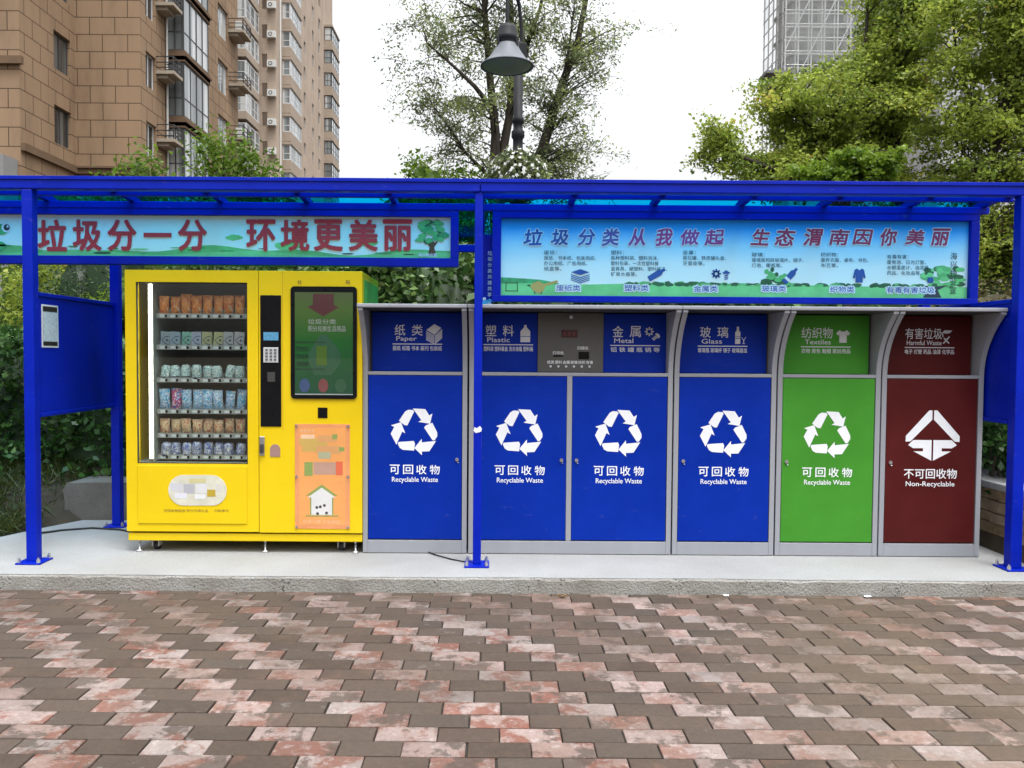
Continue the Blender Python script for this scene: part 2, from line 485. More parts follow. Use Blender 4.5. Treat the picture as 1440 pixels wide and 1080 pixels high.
    r7 = ramp(n, [(0.53, 0.0), (0.575, 0.8)]); l.new(n7.outputs[0], r7.inputs[0])
    pale = mixc(pale, (0.066, 0.053, 0.043), r7.outputs[0])
    # cement scuffs on a few of the dark blocks
    n2 = noise(10.0, 9.0, rough=0.72)
    r2 = ramp(n, [(0.60, 0.0), (0.68, 0.75)]); l.new(n2.outputs[0], r2.inputs[0])
    sel = mth('GREATER_THAN', ar.outputs['Fac'], 0.62)
    dark = mixc(dr.outputs[0], (0.21, 0.20, 0.19), mth('MULTIPLY', r2.outputs[0], sel))
    n6 = noise(7.0, 4.0)
    r6 = ramp(n, [(0.55, 0.0), (0.66, 0.5)]); l.new(n6.outputs[0], r6.inputs[0])
    dark = mixc(dark, (0.15, 0.078, 0.055), mth('MULTIPLY', r6.outputs[0], mth('LESS_THAN', ar.outputs['Fac'], 0.22)))
    col = mixc(mixc(dark, pale, ak.outputs['Fac']), tr_.outputs[0], 0.8, 'MULTIPLY')
    # dried mud film drifting over the far right blocks, damp patch along the kerb
    n3 = noise(0.8, 6.0, ge, 0.65)
    mx = N(n, 'ShaderNodeMapRange'); mx.inputs['From Min'].default_value = 0.6; mx.inputs['From Max'].default_value = 2.6
    l.new(sx.outputs['X'], mx.inputs['Value'])
    r3 = ramp(n, [(0.40, 0.0), (0.62, 0.75)]); l.new(n3.outputs[0], r3.inputs[0])
    col = mixc(col, (0.135, 0.100, 0.064), mth('MULTIPLY', r3.outputs[0], mx.outputs[0]))
    # brown wash from the planting, settled over the courses nearest the kerb
    n10 = noise(1.3, 8.0, ge, 0.72)
    r10 = ramp(n, [(0.44, 0.0), (0.56, 0.9)]); l.new(n10.outputs[0], r10.inputs[0])
    yk = N(n, 'ShaderNodeMapRange'); yk.inputs['From Min'].default_value = 2.9; yk.inputs['From Max'].default_value = 4.7
    yk.inputs['To Min'].default_value = 0.12; yk.inputs['To Max'].default_value = 0.85; l.new(sx.outputs['Y'], yk.inputs['Value'])
    col = mixc(col, (0.076, 0.054, 0.039), mth('MULTIPLY', r10.outputs[0], yk.outputs[0]))
    # a general film of dust and wear at two sizes, and darker damp spots
    n8 = noise(1.7, 7.0, ge, 0.7)
    r8 = ramp(n, [(0.42, 0.0), (0.70, 0.50)]); l.new(n8.outputs[0], r8.inputs[0])
    col = mixc(col, (0.092, 0.068, 0.051), r8.outputs[0])
    n9 = noise(38.0, 5.0, ge, 0.7)
    r9 = ramp(n, [(0.30, 0.80), (0.55, 1.0), (0.75, 1.10)]); l.new(n9.outputs[0], r9.inputs[0])
    col = mixc(col, r9.outputs[0], 1.0, 'MULTIPLY')
    f = noise(160.0, 3.0, ge)
    rf = ramp(n, [(0.3, 0.84), (0.7, 1.08)]); l.new(f.outputs[0], rf.inputs[0])
    col = mixc(col, rf.outputs[0], 1.0, 'MULTIPLY')
    l.new(col, b.inputs['Base Color'])
    b.inputs['Roughness'].default_value = 0.78
    b.inputs['Specular IOR Level'].default_value = 0.3
    bp = N(n, 'ShaderNodeBump', Strength=0.35, Distance=0.004); l.new(f.outputs[0], bp.inputs['Height']); l.new(bp.outputs[0], b.inputs['Normal'])
    o = mb.build('pavement', [m], origin=(0, 0, 0))
    for nm, d in (('kind', kind), ('rnd', rnd)):
        a = o.data.attributes.new(nm, 'FLOAT', 'FACE'); a.data.foreach_set('value', d)
    tag(o, kind='structure')
    js = mat('jointing_sand', (0.028, 0.023, 0.018), 0.95, var=0.4, scale=30)
    q = MB().add([(-5.8, 0.2, -.014), (5.8, 0.2, -.014), (5.8, PF, -.014), (-5.8, PF, -.014)], [(0, 1, 2, 3)]).build('paving_bed', [js], origin=(0, 0, 0))
    tag(q, kind='structure')
pavers()

M['slab'] = mat_concrete('pale_concrete', (0.325, 0.335, 0.34), (0.20, 0.195, 0.18), 0.65, 1.0, 0.05, 0.25)
M['kerbface'] = mat_concrete('cast_kerb_face', (0.32, 0.318, 0.305), (0.145, 0.128, 0.10), 0.8, 2.6, 0.33, 0.9)
M['cast'] = mat_concrete('rough_cast_concrete', (0.20, 0.185, 0.165), (0.10, 0.09, 0.075), 0.8, 3.0, 0.35, 0.9)

def slab():
    """pad poured on site: outline slightly off square, the front arris chipped"""
    rng = random.Random(5)
    n = 170
    xl, xr = -5.6, 6.4
    top = []; low = []
    x = np.linspace(xl, xr, n)
    wob = np.array([0.006 * math.sin(v * 1.7) + 0.004 * math.sin(v * 5.1 + 1) + rng.uniform(-.004, .004) for v in x])
    fr = MB(); tp = MB()
    v = []
    for i, a in enumerate(x):
        d = abs(rng.gauss(0, 0.004)) + (0.012 if rng.random() < 0.07 else 0)
        dz = abs(rng.gauss(0, 0.003)) + (0.010 if rng.random() < 0.07 else 0)
        v += [(a, PF + wob[i] - 0.004, -0.03), (a, PF + wob[i], PT - 0.012 - dz), (a, PF + 0.012 + wob[i] + d, PT - 0.001)]
    fr.add(v, [(i * 3 + k, (i + 1) * 3 + k, (i + 1) * 3 + k + 1, i * 3 + k + 1) for i in range(n - 1) for k in range(2)], 0, False)
    o = fr.build('kerb', [M['kerbface']], origin=(0, PF, 0)); tag(o, kind='structure')
    front = [(a, PF + 0.010 + wob[i]) for i, a in enumerate(x)]
    outl = front + [(6.4, 5.45), (3.78, 5.50), (3.79, 6.35), (3.80, 6.9), (-3.55, 6.88), (-3.72, 6.55), (-3.95, 6.02), (-4.2, 5.72), (-5.6, 5.55)]
    tp.prism(outl, -0.03, PT, 'z')
    o = tp.build('concrete_slab', [M['slab']], origin=(0, PF, 0)); tag(o, kind='structure')
slab()

# rising soil bed left of and behind the slab
def bed():
    rng = np.random.default_rng(4)
    xs = np.linspace(-14, 14, 113); ys = np.linspace(5.5, 30, 75)
    X, Y = np.meshgrid(xs, ys)
    t = np.clip((Y - 6.4 + 0.25 * np.clip(-X - 3.6, 0, 3)) / 1.3, 0, 1)
    Z = 0.05 + 0.42 * t * t * (3 - 2 * t) + 0.03 * np.sin(X * 2.3) * np.sin(Y * 3.1) + rng.normal(0, .012, X.shape)
    ins = (X > -3.75) & (X < 4.0) & (Y < 6.95)
    Z = np.where(ins, -0.04, Z)
    Z = np.where((X >= 4.0), np.where(Y < 5.6, 0.02, np.maximum(Z, 0.45)), Z)
    v = np.stack([X, Y, Z], -1).reshape(-1, 3).tolist()
    nx = len(xs)
    f = [(j * nx + i, j * nx + i + 1, (j + 1) * nx + i + 1, (j + 1) * nx + i) for j in range(len(ys) - 1) for i in range(nx - 1)]
    o = MB().add(v, f, 0, True).build('soil_bed', [M['soil']], origin=(0, 8, 0)); tag(o, kind='structure')
bed()
# ---------------------------------------------------------------- shelter
def shelter():
    t = thing('shelter', 'bright blue steel shelter with a tinted roof over the vending machine and waste cabinets', 'shelter', (0.22, 5.48, PT))
    BL = [M['blue']]
    FY, RY = 5.48, 6.65
    def post(x, y, w, z1):
        p = MB().box(x - w / 2, x + w / 2, y - w / 2, y + w / 2, PT + 0.012, z1).build('post', BL, t, 0.006)
        MB().box(x - .085, x + .085, y - .085, y + .085, PT, PT + 0.012).build('base_plate', BL, p, 0.003)
        for sx in (-1, 1):
            for sy in (-1, 1):
                bx, by = x + sx * .066, y + sy * .066
                MB().lathe([(0, .034), (.006, .034), (.006, .022), (.013, .022), (.013, 0), (0, 0)], (bx, by, PT + 0.0125), 6, smooth=False).build('bolt', [M['chrome']], p)
        return p
    post(-3.17, FY, .072, 2.655); mid = post(-0.107, FY, .056, 2.655); post(3.60, FY, .078, 2.655)
    post(-3.14, RY, .072, 2.42); post(-0.10, RY, .085, 2.42); post(3.57, RY, .072, 2.42)
    # torn scrap of paper tape on the middle post
    MB().flat([(-.135, 1.035), (-.128, 1.06), (-.112, 1.052), (-.09, 1.068), (-.078, 1.05), (-.082, 1.03), (-.10, 1.024), (-.12, 1.02)], FY - .0305).build('paper_tape', [M['white']], mid)
    XL, XR = -4.75, 3.68
    for a, b in ((XL, -0.101), (-0.097, XR)):                                   # front fascia in two lengths
        MB().box(a, b, FY - .04, FY + .04, 2.655, 2.735).build('fascia_beam', BL, t, 0.008)
    MB().box(XL, XR, FY - .048, FY - .0405, 2.718, 2.742).build('fascia_lip', BL, t, 0.002)
    MB().box(XL, XR, 5.70, 5.74, 2.665, 2.695).build('purlin', BL, t, 0.004)
    MB().box(XL, XR, 5.98, 6.02, 2.628, 2.678).build('purlin', BL, t, 0.004)
    MB().box(XL, XR, RY - .03, RY + .03, 2.405, 2.462).build('rear_beam', BL, t, 0.004)
    prof = [(5.44, 2.726), (5.55, 2.738), (5.70, 2.742), (5.86, 2.738), (6.0, 2.727), (6.2, 2.69), (6.4, 2.632), (6.55, 2.572), (6.70, 2.50)]
    xs = [-4.72, -3.95, -3.33, -2.70, -2.04, -1.40, -0.75, -0.10, 0.57, 1.19, 1.84, 2.45, 3.09, 3.64]
    for x in xs:                                                                # curved flat-bar rafters
        up = [(y, z - .006) for y, z in prof if y > 5.5]; up = [(5.522, 2.728)] + up
        lo = [(y, z - .046) for y, z in up]
        MB().prism(up + lo[::-1], x - .02, x + .02, 'x').build('rafter', BL, t, 0.003)
    for a, b in zip(xs[:-1], xs[1:]):                                           # bent tinted sheets between the rafters
        lo = [(y, z - .003) for y, z in prof]
        MB().prism([(y, z + .001) for y, z in prof] + lo[::-1], a + .004, b - .004, 'x').build('roof_sheet', [M['roofglass']], t)
    for x in (-3.155, 3.585):                                                   # enamelled end panels between front and back posts
        p = MB().box(x - .012, x + .012, FY + .052, RY - .05, 1.13, 1.935).build('end_panel', BL, t, 0.002)
        for z0, z1 in ((1.10, 1.129), (1.936, 1.965)):
            MB().box(x - .022, x + .022, FY + .05, RY - .046, z0, z1).build('panel_rail', BL, p, 0.004)
    return t
shelter()

# notice on the end panel: white border, dark top and foot, blank pale centre
def notice():
    x = -3.155 + .0135
    t = thing('notice', 'small upright notice with black top and foot and pale centre on the blue end panel', 'notice', (x, 5.66, 1.56))
    def r(y0, y1, z0, z1, d): return [(x + d, y0, z0), (x + d, y1, z0), (x + d, y1, z1), (x + d, y0, z1)]
    y0, y1, z0, z1 = 5.555, 5.765, 1.585, 1.885
    MB().box(x, x + .003, y0, y1, z0, z1).build('backing', [mat('notice_white', (.62, .66, .70), .5)], t)
    MB().box(x + .0032, x + .0042, y0 + .014, y1 - .014, z0 + .012, z1 - .012).build('print', [mat('notice_black', (.015, .015, .017), .5)], t)
    MB().box(x + .0044, x + .0052, y0 + .0145, y1 - .0145, z0 + .042, z1 - .05).build('centre_sheet', [mat('notice_pale', (.42, .52, .58), .5, var=.25, scale=55)], t)
notice()

# ---------------------------------------------------------------- banner signs
def grad_mat(name, stops, z0, z1):
    m, n, l, b = nodes(name)
    ge = N(n, 'ShaderNodeTexCoord'); sp = N(n, 'ShaderNodeSeparateXYZ'); l.new(ge.outputs['Object'], sp.inputs[0])
    mr = N(n, 'ShaderNodeMapRange'); mr.inputs['From Min'].default_value = z0; mr.inputs['From Max'].default_value = z1
    nz = N(n, 'ShaderNodeTexNoise', Scale=2.2, Detail=5.0); l.new(ge.outputs['Object'], nz.inputs['Vector'])
    rn = ramp(n, [(.35, -.06), (.65, .06)])
    ad = N(n, 'ShaderNodeMath', operation='ADD'); l.new(sp.outputs['Z'], ad.inputs[0])
    sc = N(n, 'ShaderNodeMath', operation='MULTIPLY_ADD'); sc.inputs[1].default_value = 0.10; sc.inputs[2].default_value = -0.05
    l.new(nz.outputs[0], sc.inputs[0]); l.new(sc.outputs[0], ad.inputs[1])
    l.new(ad.outputs[0], mr.inputs['Value'])
    r = ramp(n, stops); l.new(mr.outputs[0], r.inputs[0]); l.new(r.outputs[0], b.inputs['Base Color'])
    b.inputs['Roughness'].default_value = 0.45
    b.inputs['Specular IOR Level'].default_value = 0.3
    return m

def hills(x0, x1, zb, pts, y, m, mb):
    mb.flat([(x0, zb)] + [(x0, pts[0])] + [(x0 + (x1 - x0) * i / (len(pts) - 1), p) for i, p in enumerate(pts)][1:] + [(x1, zb)], y, m)

def blob(mb, cx, cz, r, y, m, rng, n=16, rz=None):
    rz = rz or r
    mb.flat([(cx + r * (1 + rng.uniform(-.16, .16)) * math.cos(2 * math.pi * i / n), cz + rz * (1 + rng.uniform(-.16, .16)) * math.sin(2 * math.pi * i / n)) for i in range(n)], y, m)

SY = 6.03
M['pgreen'] = mat('print_green', (.11, .50, .16), .45, var=.22, scale=5)
M['pgreen2'] = mat('print_meadow', (.17, .62, .22), .45, var=.15, scale=6)
M['pdark'] = mat('print_dark_green', (.02, .13, .05), .5, var=.3, scale=9)
M['pleaf'] = mat('print_leaf_green', (.05, .38, .13), .5, var=.3, scale=16)
M['pbrown'] = mat('print_brown', (.10, .05, .025), .5)
M['pblue'] = mat('print_blue', (.012, .09, .33), .5)
M['pink2'] = mat('print_ink', (.03, .05, .06), .5)
M['ptan'] = mat('print_tan', (.48, .36, .10), .5)
M['pwhite'] = mat('print_white', (.72, .80, .84), .5)

def banner(name, label, x0, x1, z0, z1, b, face):
    t = thing(name, label, 'banner sign', ((x0 + x1) / 2, SY, z0), 'banner signs hung under the roof')
    w = .055
    fr = MB()
    bl, bb, btp = b
    fr.box(x0, x1, SY - .045, SY + .04, z1 - btp, z1).box(x0, x1, SY - .045, SY + .04, z0, z0 + bb)
    fr.box(x0, x0 + bl, SY - .045, SY + .04, z0 + bb, z1 - btp).box(x1 - bl, x1, SY - .045, SY + .04, z0 + bb, z1 - btp)
    fr.build('frame', [M['blue']], t, 0.004)
    p = MB().box(x0 + bl + .001, x1 - bl - .001, SY - .012, SY + .02, z0 + bb + .001, z1 - btp - .001).build('panel', [face], t)
    return t, p

def sign_long():
    x0, x1, z0, z1 = -4.45, -0.27, 2.212, 2.640
    sky = grad_mat('banner_sky_pale', [(0.0, (.70, .89, .80)), (.45, (.66, .88, .86)), (1.0, (.64, .85, .83))], 0.05, 0.37)
    t, p = banner('banner_sign', 'long low banner with thick red lettering above the yellow vending machine', x0, x1, z0, z1, (.058, .062, .06), sky)
    f = SY - .012; rng = random.Random(2)
    a, b, c, d = x0 + .06, x1 - .06, z0 + .065, z1 - .065
    mb = MB()
    hills(a, b, c, [c + .05 + .022 * math.sin(i * .35) + .015 * math.sin(i * .9 + 1) for i in range(40)], f - .001, 0, mb)
    hills(a, b, c, [c + .028 + .018 * math.sin(i * .5 + 2) for i in range(40)], f - .002, 1, mb)
    for i in range(26):
        cx = rng.uniform(a, b - .3); cz = c + rng.uniform(.02, .075)
        blob(mb, cx, cz, rng.uniform(.02, .07), f - .003, rng.choice([2, 3, 1]), rng, 12, rng.uniform(.003, .009))
    for cx, cz, r in ((-1.55, 2.36, .10), (-1.95, 2.42, .06), (-.95, 2.39, .08)):
        blob(mb, cx, cz, r, f - .0015, 1, rng, 18, r * .35)
    mb.build('landscape_print', [M['pgreen'], M['pgreen2'], M['pdark'], M['pleaf']], p)
    mb = MB()                                                        # broad tree printed near the end of the banner
    tx, tz = -.47, c + .03
    mb.flat([(tx - .03, tz - .01), (tx - .015, tz + .05), (tx - .05, tz + .1), (tx - .02, tz + .09), (tx, tz + .12), (tx + .02, tz + .085), (tx + .05, tz + .1), (tx + .018, tz + .05), (tx + .035, tz - .01)], f - .0035, 1)
    for i in range(34):
        u = rng.uniform(-1, 1); v = rng.uniform(0, 1)
        blob(mb, tx + u * .115 * (1 - .35 * v), tz + .09 + v * .15, rng.uniform(.022, .036), f - .004 - i * .00003, rng.choice([0, 2, 2, 3]), rng, 12, rng.uniform(.014, .022))
    mb.build('tree_print', [M['pleaf'], M['pbrown'], M['pgreen'], M['pdark']], p)
    mb = MB()                                                        # green frog's head looking in from behind the post
    blob(mb, -3.72, 2.47, .085, f - .003, 0, rng, 20, .045)
    blob(mb, -3.71, 2.345, .05, f - .003, 0, rng, 14, .04)
    mb.disc(-3.655, 2.483, .036, f - .0035, 1); mb.disc(-3.652, 2.483, .024, f - .004, 2); mb.disc(-3.645, 2.49, .008, f - .0045, 1)
    mb.build('frog_print', [M['pleaf'], M['pwhite'], M['pink2']], p)
    for ch, px in zip('垃圾分一分环境更美丽', (74, 123, 172, 222, 271, 367, 415, 462, 511, 559)):
        q = at(px, 331, f); mb = MB()
        if ch == '一': mb.rect(q.x - .105, q.x + .105, q.z - .014, q.z + .018, f - .006)
        else: mb.text(ch, q.x, q.z, .222, f - .006, 0, off=.028, w=.206)
        mb.build('character', [M['red']], p)
    mb = MB()
    mb.text('海兴物业宣', -.50, c + .022, .026, f - .0065, 0, off=.02)
    mb.build('small_lettering', [M['pwhite']], p)
sign_long()

def sign_info():
    x0, x1, z0, z1 = -0.015, 3.615, 1.955, 2.642
    sky = grad_mat('banner_sky_deep', [(0.0, (.76, .90, .82)), (.35, (.72, .90, .88)), (.62, (.40, .75, .90)), (.84, (.03, .40, .88)), (1.0, (.0, .28, .82))], 0.10, 0.64)
    t, p = banner('banner_sign', 'tall sky blue banner explaining six kinds of waste above the cabinets', x0, x1, z0, z1, (.064, .046, .066), sky)
    f = SY - .012; rng = random.Random(4)
    a, b, c, d = x0 + .066, x1 - .066, z0 + .048, z1 - .068
    mb = MB()
    hills(a, a + .5, c, [c + .135, c + .13, c + .125, c + .118, c + .10, c + .07], f - .0008, 1, mb)
    hills(a, b, c, [c + .088 + .004 * math.sin(i * .6) for i in range(50)], f - .001, 0, mb)
    for i in range(130):                                             # tree line on the printed horizon
        u = rng.random()
        cx = a + .95 + u * 2.45
        k = math.sin(u * 11) * .5 + .5
        blob(mb, cx, c + .088 + rng.uniform(0, .012), rng.uniform(.015, .04), f - .0012 - i * 4e-6, rng.choice([2, 2, 3]), rng, 10, .006 + .009 * k)
    for cx, h in ((2.07, .13), (2.15, .09)):
        for i in range(9): blob(mb, cx + rng.uniform(-.035, .035), c + .09 + h * i / 9, .05 * (1 - i / 11), f - .0018 - i * 1e-5, rng.choice([2, 3]), rng, 10, .018)
    for i in range(40):
        blob(mb, b - .17 + rng.uniform(-.15, .14), c + .09 + rng.uniform(0, .14), rng.uniform(.02, .045), f - .002 - i * 5e-6, rng.choice([2, 3, 3, 0]), rng, 12, .018)
    mb.flat([(b - .33, c + .005), (b - .29, c + .07), (b - .36, c + .10), (b - .25, c + .085), (b - .14, c + .10), (b - .22, c + .06), (b - .19, c + .005)], f - .0025, 4)
    mb.build('landscape_print', [M['pgreen2'], M['pleaf'], M['pdark'], M['pgreen'], M['pink2']], p)
    mb = MB()                                                        # tan animal beside a little green crate, lower corner
    blob(mb, a + .28, c + .062, .055, f - .0032, 0, rng, 16, .042)
    mb.flat([(a + .31, c + .085), (a + .42, c + .115), (a + .43, c + .10), (a + .33, c + .07)], f - .0033, 0)
    mb.flat([(a + .22, c + .085), (a + .19, c + .075), (a + .22, c + .065)], f - .0033, 1)
    for z in (c + .03, c + .09): mb.rect(a + .03, a + .13, z, z + .006, f - .0032, 1)
    for x in (a + .035, a + .12): mb.rect(x, x + .006, c + .036, c + .09, f - .0032, 1)
    for x in (a + .25, a + .30): mb.rect(x, x + .008, c + .012, c + .03, f - .0033, 1)
    mb.build('animal_print', [M['ptan'], M['pdark']], p)
    # headline: brush characters fading from blue to crimson, white edged
    row = list(zip('垃圾分类从我做起', (750, 788, 825, 859, 897, 934, 970, 1005))) + list(zip('生态渭南因你美丽', (1070, 1104, 1143, 1180, 1213, 1249, 1287, 1322)))
    stops = [(.02, .09, .34), (.03, .10, .36), (.06, .10, .36), (.12, .10, .34), (.30, .06, .28), (.42, .05, .22), (.36, .06, .26), (.36, .05, .22)] + [(.42, .035, .09)] * 8
    for i, ((ch, px), col) in enumerate(zip(row, stops)):
        mb = MB()
        q = at(px, 333.5, f)
        h = .118 * rng.uniform(.93, 1.07); wd = .128 * rng.uniform(.92, 1.08); rt = rng.uniform(-.05, .06)
        mb.text(ch, q.x, q.z, h, f - .0045, 0, off=.03, w=wd, shear=.18, rot=rt)
        mb.text(ch, q.x, q.z, h, f - .0040, 1, off=.075, w=wd, shear=.18, rot=rt)
        mb.build('character', [mat('headline_ink', col, .5), M['pwhite']], p)
    cols = [(765, 355, ['废纸：', '报纸、书本纸、包装用纸、', '办公用纸、广告用纸、', '纸盒等。']),
            (859, 355, ['塑料：', '各种塑料袋、塑料泡沫、', '塑料包装、一次性塑料餐', '盒餐具、硬塑料、塑料杯子、', '矿泉水瓶等。']),
            (960, 355, ['金属：', '易拉罐、铁皮罐头盒、', '牙膏皮等。']),
            (1057, 358, ['玻璃：', '玻璃瓶和碎玻璃片、镜子、', '灯泡、暖瓶等。']),
            (1154, 358, ['纺织物：', '废弃衣服、桌布、书包、', '布艺等。']),
            (1247, 361, ['有毒有害：', '废电池、日光灯管、', '水银温度计、油漆桶、', '药品、化妆品等。'])]
    for px, py, ls in cols:
        tx = MB()
        for k, s in enumerate(ls):
            q = at(px, py + k * 7.6, f)
            tx.text(s, q.x, q.z, .031, f - .0045, 0, w=.0325 * len(s), align='l', off=.0)
        tx.build('caption', [M['pink2']], p)
    q = at(1341, 360, f); tx = MB()
    for k, ch in enumerate('海兴物业宣'): tx.text(ch, q.x, q.z - k * .064, .052, f - .0045, 0, w=.05)
    tx.build('caption', [M['pink2']], p)
    for s, px, py in (('废纸类', 799, 405), ('塑料类', 895, 405), ('金属类', 992, 406), ('玻璃类', 1088, 406), ('织物类', 1184, 407), ('有毒有害垃圾', 1280, 408)):
        q = at(px, py, f); k = len(s); lb = MB()
        lb.text(s, q.x, q.z, .050, f - .0040, 1, off=.13, w=.060 * k + .008)
        lb.text(s, q.x, q.z, .046, f - .0046, 0, off=.012, w=.060 * k)
        lb.build('lettering', [M['pblue'], M['pwhite']], p)
    ic = MB(); y = f - .0046
    q = at(816, 387, f)                                              # stack of paper
    ic.flat([(q.x - .07, q.z + .022), (q.x, q.z + .045), (q.x + .07, q.z + .022), (q.x, q.z)], y)
    for k in range(4):
        z = q.z - .012 - k * .013
        ic.flat([(q.x - .07, z + .02), (q.x, z - .004), (q.x + .07, z + .02), (q.x + .07, z + .014), (q.x, z - .011), (q.x - .07, z + .014)], y)
    def done():
        nonlocal ic
        ic.build('icon', [M['pblue'], M['pwhite']], p); ic = MB()
    done()
    def poly(cx, cz, pts, ang=0, k=1.0, m=0):
        ca, sa = math.cos(ang), math.sin(ang)
        ic.flat([(cx + (u * ca - v * sa) * k, cz + (u * sa + v * ca) * k) for u, v in pts], y, m)
    bottle = [(-.02, -.065), (.02, -.065), (.022, .03), (.010, .05), (.010, .07), (-.010, .07), (-.010, .05), (-.022, .03)]
    q = at(923, 386, f); poly(q.x, q.z, bottle, R(-58), 1.05)
    done()
    q = at(1111, 388, f); poly(q.x, q.z, bottle, R(-42), 1.05); y -= .0004; poly(q.x, q.z, [(-.021, -.02), (.021, -.02), (.021, -.04), (-.021, -.04)], R(-42), 1.05, 1); y += .0004
    done()
    q = at(1007, 385, f)
    for k in range(8):
        poly(q.x, q.z, [(-.008, .016), (.008, .016), (.006, .036), (-.006, .036)], k * math.pi / 4)
    for k in range(12):
        t0, t1 = k * math.pi / 6, (k + 1) * math.pi / 6
        poly(q.x, q.z, [(r * math.cos(tt), r * math.sin(tt)) for r, tt in ((.012, t0), (.024, t0), (.024, t1), (.012, t1))])
    q = at(1021, 386, f)
    poly(q.x, q.z, [(-.03, .012), (0, .032), (.03, .012), (.02, .004), (-.02, .004)])
    for k in range(3): poly(q.x, q.z, [(-.012, -.004 - k * .014), (.014, 0 - k * .014), (.014, -.008 - k * .014), (-.012, -.012 - k * .014)])
    done()
    q = at(1208, 387, f)
    poly(q.x, q.z, [(-.02, .05), (-.035, .04), (-.048, -.02), (-.033, -.025), (-.027, .005), (-.027, -.055), (.027, -.055), (.027, .005), (.033, -.025), (.048, -.02), (.035, .04), (.02, .05), (0, .036)])
    done()
    q = at(1308, 394, f); poly(q.x, q.z, [(-.022, -.02), (.022, -.02), (.022, .02), (-.022, .02)])
    done()
sign_info()

# narrow blue printed strip between the two banners
def strip_sign():
    t = thing('strip_sign', 'narrow blue upright strip with tiny white characters between the two banners', 'sign', (-.06, 6.12, 1.95))
    MB().box(-.10, -.016, 6.115, 6.13, 1.905, 2.47).build('board', [M['blue']], t, .002)
    mb = MB()
    for k, ch in enumerate('垃圾分类共建共享'): mb.text(ch, -.034, 2.33 - k * .045, .032, 6.1135, 0, off=.01)
    mb.build('lettering', [M['pwhite']], t)
    mb = MB(); rng = random.Random(9)
    for k in range(9): blob(mb, -.06 + rng.uniform(-.03, .035), 1.96 + rng.uniform(-.03, .04), rng.uniform(.01, .02), 6.1135 - k * 2e-5, k % 2, rng, 9)
    mb.build('print', [mat('print_cyan', (.05, .42, .75), .5), M['pwhite']], t)
strip_sign()
